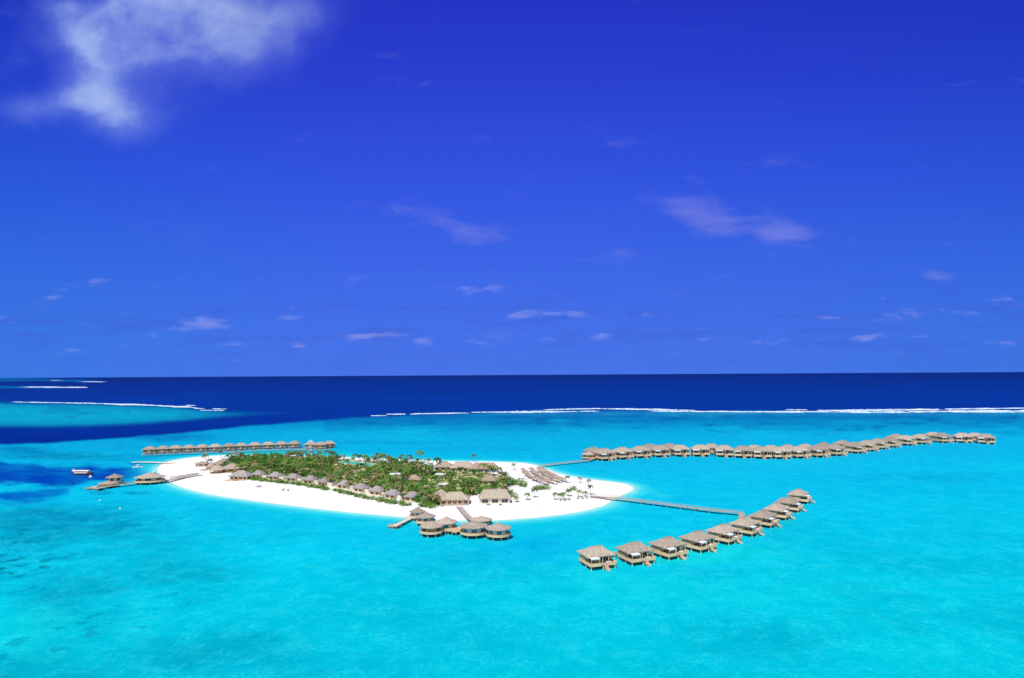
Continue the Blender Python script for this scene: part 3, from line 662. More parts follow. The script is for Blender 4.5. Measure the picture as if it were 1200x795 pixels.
def boats():
    p = G(96.5,556.5); t = empty('tour_boat', tuple(p), R(-4)); t.scale = (-1.05,1.05,1.05)
    h = hull(MB(), 15, 4.2, 1.5, sheer=.9).build('hull', M['hull_dark'], t)
    MB().box((.2,0,1.15),(10,3.6,.12)).build('deck', M['cream_timber'], t)
    rf = MB(); pts = []
    n = 8
    for i in range(n+1):
        x_ = -5.6+i*11.2/n
        for k in range(7): 
            y_ = -2+k*4/6; pts.append((x_, y_, 3.4-.12*y_*y_-.10*((i-4)/4)**2))
    fs = [(i*7+k, (i+1)*7+k, (i+1)*7+k+1, i*7+k+1) for i in range(n) for k in range(6)]
    rf.add(pts, fs); rf.add([(a,b,c-.15) for a,b,c in pts], [f[::-1] for f in fs]); rf.build('roof', M['white_paint'], t)
    MB().box((0,0,1.7),(9.8,3.5,.9)).build('cabin_side', M['white_paint'], t)
    for k in range(6):
        for s_ in (-1,1): MB().tube([(-5+k*2,s_*1.75,1.2),(-5+k*2,s_*1.75,3.1)],.07,5).build('roof_post', M['white_paint'], t)
    MB().tube([(7.0,0,1.6),(7.9,0,3.4),(7.8,0,4.2)],[.22,.16,.08],6).build('prow', M['white_paint'], t)
    tag(t, 'covered tour boat with white roof and dark red hull, moored left of jetty', 'boat')
    def small(px_, py_, L_, rz, label, name='speedboat'):
        t = empty(name, tuple(G(px_, py_)), rz)
        hull(MB(), L_, L_*.32, .9, sheer=.4).build('hull', M['white_paint'], t)
        MB().box((-L_*.05,0,1.15),(L_*.28,L_*.2,.7)).build('console', M['white_paint'], t)
        MB().box((L_*.08,0,1.55),(.08,L_*.18,.5)).build('windscreen', M['dark_glass'], t)
        MB().box((-L_*.08,0,2.15),(L_*.34,L_*.26,.08)).build('sunshade', M['white_canvas'], t)
        for sx in (-1,1):
            for sy in (-1,1): MB().tube([(-L_*.08+sx*L_*.13,sy*L_*.1,.9),(-L_*.08+sx*L_*.13,sy*L_*.1,2.12)],.04,5).build('shade_post', M['steel'], t)
        MB().box((-L_*.52,0,.7),(.5,.5,1.1)).build('outboard_motor', M['dark_glass'], t)
        tag(t, label, 'boat')
    small(162.5,548,7.5,R(4),'white speedboat floating below the pale straight jetty')
    small(181.5,556,6.0,R(70),'white speedboat just behind the large arrival pavilion roof')
    def buoy(px_, py_, r, label, m='white_paint'):
        t = empty('mooring_buoy', tuple(G(px_, py_)))
        MB().cone((0,0), r, .15, r*1.1, n=10, th=r*.6, rings=4, sag=-.6, top=.25, jit=0).build('float', M[m], t, True)
        MB().tube([(0,0,r*.9),(0,0,r*1.9)],r*.14,6).build('pole', M['steel'], t)
        tag(t, label, 'buoy', 'mooring buoys')
    buoy(86.5,552.5,1.3,'white mooring buoy off the left end of the tour boat')
    buoy(106,559.3,1.1,'white mooring buoy off the right end of the tour boat')
    buoy(156.5,548,.9,'white mooring buoy left of the small speedboat by the pale jetty')
    buoy(117,587,.5,'small pale buoy in open water below the landing platform')
    buoy(140.8,596.5,.55,'small pale buoy nearest the camera, lower right of the other lone buoy')
    for i, (px_, py_, m, rz, lab) in enumerate([(267.5,563.6,'yellow_hull',.1,'yellow kayak lying on sand before the grey beach house'),(275.5,563.4,'red_hull',-.15,'red kayak lying on sand beside the yellow one')]):
        p = G(px_, py_, 1.4); t = empty('kayak', tuple(p), rz)
        vs = []; n = 10
        for k in range(n+1):
            x_ = (k/n-.5)*5.5; w = .55*math.sin(math.pi*min(max(k/n,.02),.98))**.7
            for a in range(6): vs.append((x_, w*math.cos(a*math.pi/3), .3+.3*math.sin(a*math.pi/3)+.25*(2*k/n-1)**2))
        mb = MB(); mb.add(vs, [(k*6+a, k*6+(a+1)%6, (k+1)*6+(a+1)%6, (k+1)*6+a) for k in range(n) for a in range(6)]+[tuple(range(6)), tuple(range(n*6, n*6+6))])
        mb.build('hull', M[m], t, True); MB().box((0,0,.58),(1.2,.55,.1)).build('seat', M['dark_glass'], t); tag(t, lab, 'kayak')

# ------------------------------------------------------------------ houses on the island
FOOT = []     # footprints kept free of trees
def house(px_, py_, w, d, h, rh, rz, label, roof='thatch_grey', wall='pale_timber', ridge=None, nwin=2, name='beach_house', annex=None, cat='house', group=None, veranda=False, glass='dark_glass', seed=1):
    p = G(px_, py_, 1.3); c = p.to_2d()+Vector((-math.sin(rz), math.cos(rz)))*d/2
    t = empty(name, (c.x, c.y, ground_z(c.x, c.y)-.1), rz)
    ridge = (w-d)/2+d*.12 if ridge is None else ridge
    rf = MB().hip(-w/2-.9, w/2+.9, -d/2-.9, d/2+.9, h, h+rh, ridge, th=.3, seed=seed).build('roof', M[roof], t)
    MB().box((0,0,h+rh-.02),(2*ridge+.4,.4,.3)).build('ridge_cap', M['thatch_brown'], rf)
    MB().box((0,0,h/2),(w,d,h)).build('wall', M[wall], t)
    for k in range(nwin):
        x_ = -w/2+w*(k+.5)/nwin; ww = w/nwin*.62; hw = h*.62
        f = MB().box((x_,-d/2-.05,h*.46+hw/2+.0),(ww+.2,.08,.12)).box((x_,-d/2-.05,h*.46-hw/2),(ww+.2,.08,.12)).box((x_,-d/2-.06,h*.46),(.1,.08,hw))
        f.box((x_-ww/2,-d/2-.05,h*.46),(.12,.08,hw)).box((x_+ww/2,-d/2-.05,h*.46),(.12,.08,hw))
        fo = f.build('window', M['cream_timber'], t); MB().box((x_,-d/2-.03,h*.46),(ww,.04,hw)).build('pane', M[glass], fo)
    MB().box((w/2+.05,0,h*.4),(.1,1.1,h*.75)).build('door', M['brown_timber'], t)
    if veranda:
        MB().box((0,-d/2-1.6,.12),(w+1,3.1,.25)).build('veranda_floor', M['deck_timber'], t)
        for k in range(5): MB().tube([(-w/2+w*k/4,-d/2-.75,.2),(-w/2+w*k/4,-d/2-.75,h)],.12,6).build('column', M['cream_timber'], t)
    if annex:
        ax, ay, aw, ad, ah = annex
        MB().box((ax,ay-ad/2,ah/2),(aw,.2,ah)).box((ax,ay+ad/2,ah/2),(aw,.2,ah)).box((ax+aw/2,ay,ah/2),(.2,ad-.2,ah)).box((ax-aw/2,ay,ah/2),(.2,ad-.2,ah)).box((ax,ay,.12),(aw-.4,ad-.4,.2)).build('courtyard_wall', M['white_wall'], t)
    tag(t, label, cat, group)
    FOOT.append((c.x, c.y, max(w,d)/2+1.2)); return t
def island_buildings():
    bv = [(302,560.5),(322,562.5),(343,564.5),(363,567),(379,569.5),(403,573),(422,577),(441,580.5),(459,584.5),(483,587.5)]
    dirs = [G(*q) for q in bv]
    ex = ['nearly hidden by shrubs','with pale side courtyard','with a white wall on its right','before a clump of palms','smallest, half behind a hedge','with broad roof and white court','steeper roof above a green hedge','wide roof beside bright hedge','roof shaded by palms behind','last in the row with white court']
    for i, (x_, y_) in enumerate(bv):
        a = dirs[max(0,i-1)]; b = dirs[min(len(bv)-1,i+1)]; dd = b-a; rz = math.atan2(dd.y, dd.x)*.75
        house(x_-2, y_, 7.8 if i != 4 else 6.6, 5.6, 2.6, 2.6, rz+R(4)*math.sin(i*3), f"grey-roofed beach house, {ORD[i]} from the left, {ex[i]}", annex=(6.3,.2,4.2,4.4,2.4), group='grey-roofed beach houses along the front beach', seed=i)
    # arrival / restaurant cluster on the left
    def hut(px_, py_, r, h, rh, label, n=10, roof='thatch', wall='pale_timber', sx=1, sy=1, rz=0, seed=1, cat='hut', name='thatched_hut', open_=False, group='thatched roofs on the left end of the island'):
        p = G(px_, py_, 1.3); c = Vector((p.x, p.y+r*sy, ground_z(p.x, p.y+r*sy)-.35))
        t = pavilion(c, r, label, n=n, h=h, roofh=rh, z0=.4, roof=roof, wall=wall, glass='dark_glass', sx=sx, sy=sy, rz=rz, on_land=True, skirt=False, name=name, cat=cat, seed=seed, group=group, deckr=1.02, open_=open_)
        FOOT.append((c.x, c.y, r*max(sx,sy)+1)); return t
    hut(234,547,4.4,2.0,1.8,'low brown thatched hut alone at the left end of the palms', roof='thatch_brown', wall='pale_timber', n=8, sx=1.3, seed=11)
    hut(251,555.5,6.0,2.6,3.8,'steep round thatched hut at the front of the left cluster', seed=12, open_=True)
    hut(257,548,6.2,2.6,3.8,'pointed thatched roof at the back of the left cluster', seed=13, sx=1.2)
    hut(268,554,7.4,2.6,3.6,'broad thatched roof in the middle of the left cluster', seed=14, sx=1.25)
    hut(245,551.5,4.4,2.3,2.8,'small brown thatched hut wedged behind the steep round hut', roof='thatch_brown', seed=15)
    house(279.5,562.5,13,8,2.6,3.6,R(-8),'wide mauve-grey thatched beach bar with shaded front, right of the left cluster', name='beach_bar', cat='bar', ridge=2.5, nwin=4, seed=21, veranda=True)
    house(533,591.5,15.5,8.5,2.9,3.7,R(3),'thatched beach hall with pale columns where the central boardwalk starts', roof='thatch', wall='pale_timber', name='beach_hall', cat='hall', ridge=3.6, nwin=5, seed=22, veranda=True)
    house(519,586.5,7.5,8,2.8,3.0,R(20),'thatched side wing left of the columned beach hall', roof='thatch', wall='cream_timber', name='hall_wing', cat='building', ridge=.4, nwin=2, seed=28)
    house(580,590.5,17,8.5,3.3,4.3,R(3),'long white-walled thatched restaurant with three dark openings facing the sand', roof='thatch', wall='white_wall', name='restaurant', cat='restaurant', ridge=6.6, nwin=3, seed=23)
    g = 'long thatched roofs on the back beach'
    house(519,552,13,9,3,3.6,R(2),'left thatched hall with curved grey roof on the back beach', roof='thatch', wall='white_wall', name='back_hall', cat='hall', ridge=3, nwin=3, seed=24, group=g)
    house(542,553,18,9,3,3.8,R(1),'middle thatched hall on the back beach, long low ridge', roof='thatch', wall='white_wall', name='back_hall', cat='hall', ridge=5.5, nwin=4, seed=25, group=g)
    house(567,554.5,20,9,3.2,3.8,R(-2),'right thatched hall on the back beach with teal front openings', roof='thatch_brown', wall='white_wall', name='back_hall', cat='hall', ridge=7.5, nwin=4, glass='blue_glass', seed=26, group=g)
    house(573,568.5,9,8,2.9,3.0,R(-4),'brown thatched house with white end wall between restaurant and back halls', roof='thatch_brown', wall='white_wall', name='thatched_house', ridge=1.8, nwin=2, seed=27)
    house(484,567,9,7,2.6,2.8,0,'brown thatched house in the middle of the palm grove', roof='thatch_brown', wall='cream_timber', name='grove_house', ridge=1.5, seed=29)
    def flat(px_, py_, w, d, h, rz, label):
        p = G(px_, py_, 1.3); c = p.to_2d()+Vector((0, d/2)); t = empty('flat_roofed_house', (c.x, c.y, ground_z(c.x,c.y)-.1), rz)
        MB().box((0,0,h/2),(w,d,h)).build('wall', M['white_wall'], t)
        rf = MB().box((0,0,h+.12),(w+.8,d+.8,.24)).build('roof', M['white_paint'], t)
        MB().box((-w*.2,.4,h+.5),(1.2,1.2,.5)).build('roof_vent', M['steel'], rf)
        MB().box((w*.22,-d/2-.04,1.1),(1.1,.08,2.2)).build('door', M['brown_timber'], t)
        wn = MB().box((-w*.2,-d/2-.05,1.7),(2.2,.1,1.2)).build('window', M['cream_timber'], t); MB().box((-w*.2,-d/2-.11,1.7),(1.9,.04,1)).build('pane', M['dark_glass'], wn)
        tag(t, label, 'house', 'white flat-roofed houses among the palms'); FOOT.append((c.x, c.y, max(w,d)/2+.8))
    flat(463,562,8,7,3.2,.1,'white flat-roofed house in the grove above the row of beach houses')
    flat(516,562.5,7,6,3.4,-.2,'white flat-roofed house in the grove left of the thatched back house')
    flat(519,573.5,6,5,2.6,.1,'small white service house behind the columned beach hall')
    flat(343,538.5,7,5,2.8,0,'white flat-roofed house at the back edge of the grove near the mast')
    flat(403,578.5,0.1,0.1,.1,0,'x') if False else None
    # red canopy stall
    p = G(588,559,1.3); t = empty('beach_stall', tuple(p), .2)
    MB().cone((0,0), 3.2, 2.6, 4.2, n=4, th=.15, rings=2, sag=0, jit=0).build('canopy', M['red_canvas'], t)
    MB().box((0,0,.6),(3,2,1.1)).build('counter', M['pale_timber'], t)
    for sx in (-1,1):
        for sy in (-1,1): MB().tube([(sx*1.9,sy*1.9,0),(sx*1.9,sy*1.9,2.7)],.07,5).build('pole', M['cream_timber'], t)
    tag(t, 'beach stall under a faded red pointed canopy beside the right back hall', 'stall'); FOOT.append((p.x,p.y,3))
    # sports court and pools
    def slab(name, pts, m, label, cat, z=.35):
        w = [G(a, b, 1.6).to_2d() for a, b in pts]; c = sum(w, Vector((0,0)))/len(w)
        t = empty(name, (c.x, c.y, 1.45)); n = len(w)
        mb = MB(); mb.add([(q.x-c.x, q.y-c.y, zz) for zz in (0, z) for q in w], [tuple(range(n,2*n))]+[(k,(k+1)%n,n+(k+1)%n,n+k) for k in range(n)])
        mb.build('surface', M[m], t)
        kb = MB()
        for k in range(n):
            a, b = w[k]-c, w[(k+1)%n]-c; kb.ribbon([(a.x*1.02,a.y*1.02,0),(b.x*1.02,b.y*1.02,0)], .5, 0, z+.08)
        kb.build('kerb', M['cream_timber'], t); tag(t, label, cat)
        for q in w: FOOT.append((q.x, q.y, 3.5))
        for k in range(n):
            for f in (.2,.4,.6,.8): q = w[k].lerp(w[(k+1)%n], f); FOOT.append((q.x, q.y, 4))
        FOOT.append((c.x, c.y, 12)); return t
    slab('sports_court', [(398,542.5),(403,540.3),(437,543.6),(433,547.8)], 'court', 'bright teal sports court surrounded by palms in the back half', 'sports court')
    slab('swimming_pool', [(497,547.2),(501,545.6),(513,546.5),(511,549.5)], 'pool', 'pale green pool in the grove left of the back halls', 'pool')
    # mast
    p = G(364,536.5,.5); t = empty('radio_mast', (p.x, p.y, 0))
    mb = MB(); Hm = 16.5
    for k in range(3):
        a = k*2*math.pi/3; mb.tube([(.75*math.cos(a),.75*math.sin(a),0),(.45*math.cos(a),.45*math.sin(a),Hm)],.14,5)
    for i in range(11):
        z_ = i*1.5
        for k in range(3):
            a = k*2*math.pi/3; b = (k+1)*2*math.pi/3; r0 = .75-.3*i/11; r1 = .75-.3*(i+1)/11
            mb.tube([(r0*math.cos(a),r0*math.sin(a),z_),(r1*math.cos(b),r1*math.sin(b),z_+1.5)],.07,4)
    mb.build('lattice', M['steel'], t)
    for k in range(3):
        a = k*2.1; an = MB().box((1.3*math.cos(a),1.3*math.sin(a),Hm-1.0),(.7,.7,2.0),a); an.build('antenna', M['white_paint'], t)
    MB().box((0,0,Hm-2.2),(2.8,2.8,.15)).build('platform', M['steel'], t)
    MB().box((2.2,0,1.6),(2.6,2.4,3.2)).build('equipment_cabin', M['white_paint'], t)
    tag(t, 'slender white lattice mast rising before the joined villas behind the island', 'mast')

# ------------------------------------------------------------------ vegetation
def frond_mesh(mb, a, L_, up, droop, w, rr):
    n = 6; ca, sa = math.cos(a), math.sin(a); pts = []
    for i in range(n+1):
        t_ = i/n; pts.append((L_*t_*(1-.15*t_), up*t_-droop*t_*t_))
    for i in range(n):
        (r0,z0),(r1,z1) = pts[i], pts[i+1]
        for s_ in (-1, 1):
            wd0 = w*math.sin(math.pi*min(.96,.12+.8*i/n))*rr.uniform(.8,1.15); wd1 = w*math.sin(math.pi*min(.96,.12+.8*(i+1)/n))*.45
            q = lambda r_, o_, z_: (r_*ca-o_*sa, r_*sa+o_*ca, z_)
            mb.add([q(r0,0,z0), q(r1,0,z1), q(r1+.3,s_*wd1,z1-.25*wd1-.1), q(r0+.35,s_*wd0,z0-.35*wd0)], [(0,1,2,3)])
def make_palm(h, lean, seed, frond='frond', nf=17, L_=3.0):
    rr = random.Random(seed); t = empty('palm_tree'); la = rr.uniform(0,6.28)
    pts = [(lean*h*(i/6)**2*math.cos(la), lean*h*(i/6)**2*math.sin(la), h*i/6-.3*(i==0)) for i in range(7)]
    MB().tube(pts, [.24,.19,.17,.16,.15,.14,.15], 6).build('trunk', M['trunk'], t)
    mb = MB(); top = pts[-1]
    for k in range(nf):
        lay = k/nf; frond_mesh(mb, k*2.4+rr.uniform(-.2,.2), L_*rr.uniform(.85,1.12), 1.9-1.7*lay+rr.uniform(-.2,.2), 1.5+1.6*lay, .62, rr)
    mb.v = [(x_+top[0], y_+top[1], z_+top[2]) for x_, y_, z_ in mb.v]
    mb.build('crown', M[frond], t)
    nm = MB()
    for k in range(5): nm.cone((top[0]+.22*math.cos(k*1.26), top[1]+.22*math.sin(k*1.26)), .15, top[2]-.3, top[2]-.1, n=5, th=.1, rings=2, jit=0)
    nm.build('coconuts', M['frond_dry'], t)
    return t
def make_tree(h, r, seed, leaf='leaf', n=420, name='broadleaf_tree', trunk=True, flat=.75, size=.55):
    rr = random.Random(seed); t = empty(name)
    cl = []
    for k in range(9):
        a = rr.uniform(0,6.28); q = r*rr.uniform(.2,.72)
        cl.append((q*math.cos(a), q*math.sin(a), h-r*flat*rr.uniform(.5,1.2), r*rr.uniform(.35,.6)))
    cl.append((0,0,h-r*flat*.7,r*.6))
    if trunk:
        mb = MB().tube([(0,0,-.3),(.1,.05,h*.3),(0,.1,h*.55)],[.26,.2,.14],6)
        for c in cl[:5]: mb.tube([(0,.05,h*.4),(c[0]*.5,c[1]*.5,(h*.45+c[2])/2),(c[0],c[1],c[2])],[.13,.09,.04],5)
        mb.build('trunk', M['bark'], t)
    mb = MB()
    for k in range(n):
        c = rr.choice(cl); d = Vector((rr.gauss(0,1),rr.gauss(0,1),rr.gauss(0,1))).normalized(); q = c[3]*rr.uniform(.72,1.08)
        p = Vector(c[:3])+Vector((d.x*q, d.y*q, d.z*q*flat)); p.z = max(p.z, .1)
        nn = (d+Vector((rr.uniform(-.6,.6),rr.uniform(-.6,.6),rr.uniform(0,.8)))).normalized()
        e = nn.cross(Vector((rr.uniform(-1,1),rr.uniform(-1,1),.3))).normalized(); g = nn.cross(e)
        s1 = size*rr.uniform(.6,1.2); s2 = s1*rr.uniform(.5,.9)
        mb.add([p-e*s1*.5, p-g*s2*.5, p+e*s1*.5, p+g*s2*.5+nn*.1*s1], [(0,1,2,3)])
    mb.build('crown', M[leaf], t)
    return t
def vegetation():
    palms = [make_palm(5.4,.10,1), make_palm(6.6,.16,2), make_palm(4.6,.05,3,'frond_dry'), make_palm(6.0,.2,4,nf=14), make_palm(4.0,.08,5,'frond',15,2.6), make_palm(5.6,.1,6,'frond_dry',13,2.6)]
    trees = [make_tree(4.6,3.0,1), make_tree(5.4,3.4,2,n=520), make_tree(3.8,2.7,3), make_tree(4.2,3.0,4,'leaf_bright')]
    bushes = [make_tree(1.9,1.9,11,'leaf_bright',240,'green_shrub',False,.7,.42), make_tree(1.6,1.6,12,'leaf',220,'green_shrub',False,.7,.42), make_tree(2.3,2.3,13,'leaf_bright',320,'green_shrub',False,.7,.45)]
    used = set()
    def put(proto, x_, y_, s, label, cat, group, z=None):
        if proto.name in used: o = copy_tree(proto)
        else: o = proto; used.add(proto.name)
        o.location = (x_, y_, (ground_z(x_, y_)-.05) if z is None else z); o.rotation_euler = (0,0,random.uniform(0,6.28)); o.scale = (s,s,s*random.uniform(.9,1.12))
        tag(o, label, cat, group); return o
    # palms standing alone
    rows = [(618,586.5,0,'slim palm on bare sand, left of the pair right of the restaurant'),(627,583.5,3,'slim palm on bare sand, right of the pair right of the restaurant'),(650,586,5,'lone thin palm between the restaurant pair and the spit palms'),
            (656.5,585.5,4,'leftmost bushy palm of the spit group'),(661,585.5,0,'short palm just right of the leftmost spit palm'),(666.5,582,3,'palm on the spit beside the green shrub'),(678,582.5,0,'palm on the spit, left of the middle pair'),
            (685.5,581.5,4,'small dark palm on the spit by the boardwalk start'),(692.5,579.8,1,'tall palm on the spit nearest the boardwalk start'),(603,551,3,'lone palm on the empty back sand right of the red canopy'),
            (664,566,3,'lone palm on the shore behind the parasols'),(680,566.5,5,'thin far-shore palm, left of two on the spit edge'),(689.5,569.5,5,'thin far-shore palm, right of two on the spit edge'),
            (242,543.5,1,'tall palm behind the low brown hut at the left end'),(247,546.5,0,'short palm beside the low brown hut'),(276,537,5,'thin palm left on the back beach near the short boardwalk'),(259,536.3,5,'thin palm on the back beach above the left cluster'),
            (442,540.5,1,'tall palm on the back shore right of the teal court'),(448.5,541,3,'palm on the back shore, second right of the teal court'),(455,541,0,'palm on the back shore, third right of the teal court'),
            (470,541.5,1,'palm on the back shore above the white flat-roofed house'),(480.5,542,3,'palm on the back shore left of the tallest one'),(490.5,542.5,1,'tallest palm on the back shore standing clear against the sea'),
            (501,546,0,'dark palm on the back sand above the pale green pool'),(513,551,1,'tall palm in front of the left back hall'),(349,540,1,'tall palm at the back edge near the white mast'),
            (554,540,3,'palm poking above the middle of the back hall ridges'),(370,541,0,'palm just right of the white mast foot'),(596,585,4,'leaning palm at the right end of the restaurant'),(605,589,4,'low palm right of the restaurant corner')]
    for px_, py_, k, lab in rows:
        p = G(px_, py_, 1.2); s = {490.5:1.45, 242:1.2, 513:1.35, 349:1.25}.get(px_, 1.0 if px_ < 600 else .76)
        put(palms[k], p.x, p.y, s, lab, 'palm tree', 'palms standing clear of the grove')
    # hedges & bushes with places of their own
    hb = [(609,569,2,1.5,'tall green shrub left of the thatched parasols'),(602,567,1,1.5,'dark green shrub behind the tall shrub near the parasols'),(594,565,2,1.4,'rounded green shrub right of the brown thatched house'),(613,571,0,1.2,'small low shrub at the right foot of the tall shrub'),(598,570,1,1.3,'dark shrub between the rounded and tall shrubs'),
          (628,574.5,0,1.2,'bright green shrub, left end of the patch below the parasols'),(634,574.5,0,1.35,'bright green shrub, middle of the patch below the parasols'),(640,574,2,1.1,'bright green shrub, right end of the patch below the parasols'),
          (597,578,0,1.0,'pale shrub at the back right of the restaurant'),(601,583,2,1.0,'shrub against the right wall of the restaurant'),(670.5,575,0,1.1,'broad green shrub on the sand spit'),(665,577,1,.7,'small shrub beside the broad spit shrub'),
          (554,577,2,1.9,'large dark round bush right of the sand path'),(545,579,0,1.6,'bright round bush left of the sand path'),(565,576,1,1.5,'dark round bush behind the restaurant left corner'),(522,580,2,1.8,'bright dense bush behind the beach hall'),(530,580,0,1.6,'bright bush above the beach hall ridge'),
          (586,592.5,0,.5,'small low planted shrub at the restaurant front right'),(573,592.5,0,.5,'small low planted shrub at the restaurant front left'),(500,592,2,1.5,'green corner shrub at the right end of the hedge'),(506,590,0,1.5,'tall green shrub beside the hall wing'),(509,584,2,1.6,'leafy shrub at the grove corner near the hall wing')]
    for px_, py_, k, s, lab in hb:
        p = G(px_, py_, 1.2); s = s*(1.45 if s > .6 else 1.3); put(bushes[k], p.x, p.y, s, lab, 'shrub', 'single green shrubs'); FOOT.append((p.x, p.y, 1.6))
    # hedge in front of the beach houses
    line = [(285,560.5),(303,563.5),(323,566),(343,568.2),(363,570.8),(383,574.5),(403,578.5),(423,583),(443,587),(463,590.5),(483,593),(505,595)]
    q = resample([G(a, b, 1.2).to_2d() for a, b in line], 3.0)
    for i, p in enumerate(q):
        if random.random() < .10: continue
        side = ['left stretch','middle stretch','right stretch'][min(2, int(3*i/len(q)))]
        put(bushes[[1,0,2][i%3]], p.x+random.uniform(-.8,.8), p.y+random.uniform(-.9,.9), random.uniform(1.15,1.6), f'green hedge shrub on the {side} of the hedge before the beach houses', 'shrub', f'hedge shrubs, {side}')
    # the grove
    va = np.array(veg); x0, x1, y0, y1 = va[:,0].min(), va[:,0].max(), va[:,1].min(), va[:,1].max()
    pts = []; cnt = {'p':0,'t':0}
    tries = 0
    while tries < 16000:
        tries += 1
        x_, y_ = random.uniform(x0,x1), random.uniform(y0,y1)
        if sdf(np.array([x_]), np.array([y_]), veg)[0] < 1: continue
        qx, qy = P(x_, y_)
        if any((x_-a)**2+(y_-b)**2 < c*c for a, b, c in FOOT): continue
        if 530 < qx < 562 and 558 < qy < 576 and random.random() < .85: continue
        dense = fbm(np.array([x_]), np.array([y_]), 34)[0]
        left = qx < 330
        mind = 4.1 if left else (4.4 if dense > -.05 else 6.0)
        if any((x_-a)**2+(y_-b)**2 < mind*mind for a, b in pts): continue
        pts.append((x_, y_))
        low = .5 if ((392 < qx < 444 and 545 < qy < 556) or (474 < qx < 496 and 565 < qy < 573) or (560 < qx < 590 and 562 < qy < 577) or (492 < qx < 516 and 548 < qy < 555) or (454 < qx < 472 and 560 < qy < 568) or (508 < qx < 552 and 552 < qy < 560)) else 1.0
        third = 'left' if qx < 345 else ('middle' if qx < 440 else 'right'); half = 'back' if y_ > 470 else 'front'
        isp = random.random() < (.12 if left and qy < 552 else (.50 if dense > 0 else .62))
        if isp and cnt['p'] < 265:
            cnt['p'] += 1; dry = random.random() < .2
            k = random.choice([2,5]) if dry else random.choice([0,1,3,4,0,4])
            put(palms[k], x_, y_, low*random.uniform(.92,1.35), f"{'tan-fronded' if dry else 'green'} palm packed in the {half} {third} part of the island grove", 'palm tree', f"{'tan' if dry else 'green'} palms, {half} {third} of the grove")
        elif cnt['t'] < 290:
            cnt['t'] += 1; br = random.random() < .34
            k = 3 if br else random.choice([0,1,2])
            put(trees[k], x_, y_, low*random.uniform(.75,1.3), f"{'bright' if br else 'dark'} green leafy tree packed in the {half} {third} part of the grove", 'tree', f"{'bright' if br else 'dark'} leafy trees, {half} {third} of the grove")
    print('grove', cnt)
    # undergrowth: low leaves nobody could count
    mb = MB(); rr = random.Random(5); n = 0
    while n < 26000:
        x_, y_ = rr.uniform(x0,x1), rr.uniform(y0,y1); n += 1
        a, b = np.array([x_]), np.array([y_])
        if n % 1 == 0 and not inside(a, b, veg)[0]: continue
        if vnoise(a, b, 9)[0] < .42: continue
        if any((x_-f[0])**2+(y_-f[1])**2 < (f[2]-1)**2 for f in FOOT): continue
        z_ = 1.55+rr.uniform(0,.7); s1 = rr.uniform(.35,.8); an = rr.uniform(0,6.28); c_, s_ = math.cos(an)*s1, math.sin(an)*s1; t1, t2 = rr.uniform(-.4,.4), rr.uniform(-.4,.4)
        mb.add([(x_-c_,y_-s_,z_-t1),(x_+s_,y_-c_,z_-t2),(x_+c_,y_+s_,z_+t1),(x_-s_,y_+c_,z_+t2)], [(0,1,2,3)])
    o = mb.build('undergrowth', M['leaf_bright']); tag(o, 'low leafy undergrowth covering the ground between the trees', 'undergrowth', kind='stuff')

# ------------------------------------------------------------------ beach furniture
def make_parasol():
    t = empty('thatched_parasol')
    MB().cone((0,0), 1.9, 2.2, 3.3, n=10, th=.12, rings=3, sag=.2, jit=.04).build('canopy', M['thatch_brown'], t)
    MB().tube([(0,0,-.3),(0,0,3.2)],.08,6).build('pole', M['trunk'], t)
    return t
def make_lounger():
    t = empty('sun_lounger')
    MB().box((0,.2,.32),(.75,1.5,.12)).build('seat', M['lounger'], t)
    mb = MB(); mb.add([(-.37,.9,.3),(.37,.9,.3),(.37,1.5,.85),(-.37,1.5,.85),(-.37,.98,.25),(.37,.98,.25),(.37,1.56,.78),(-.37,1.56,.78)], [(0,1,2,3),(7,6,5,4),(0,4,5,1),(2,6,7,3),(1,5,6,2),(3,7,4,0)]); mb.build('backrest', M['lounger'], t)
    for a in (-.3,.3):
        for b in (-.4,.85): MB().tube([(a,b,-.1),(a,b,.27)],.04,5).build('leg', M['post_timber'], t)
    return t
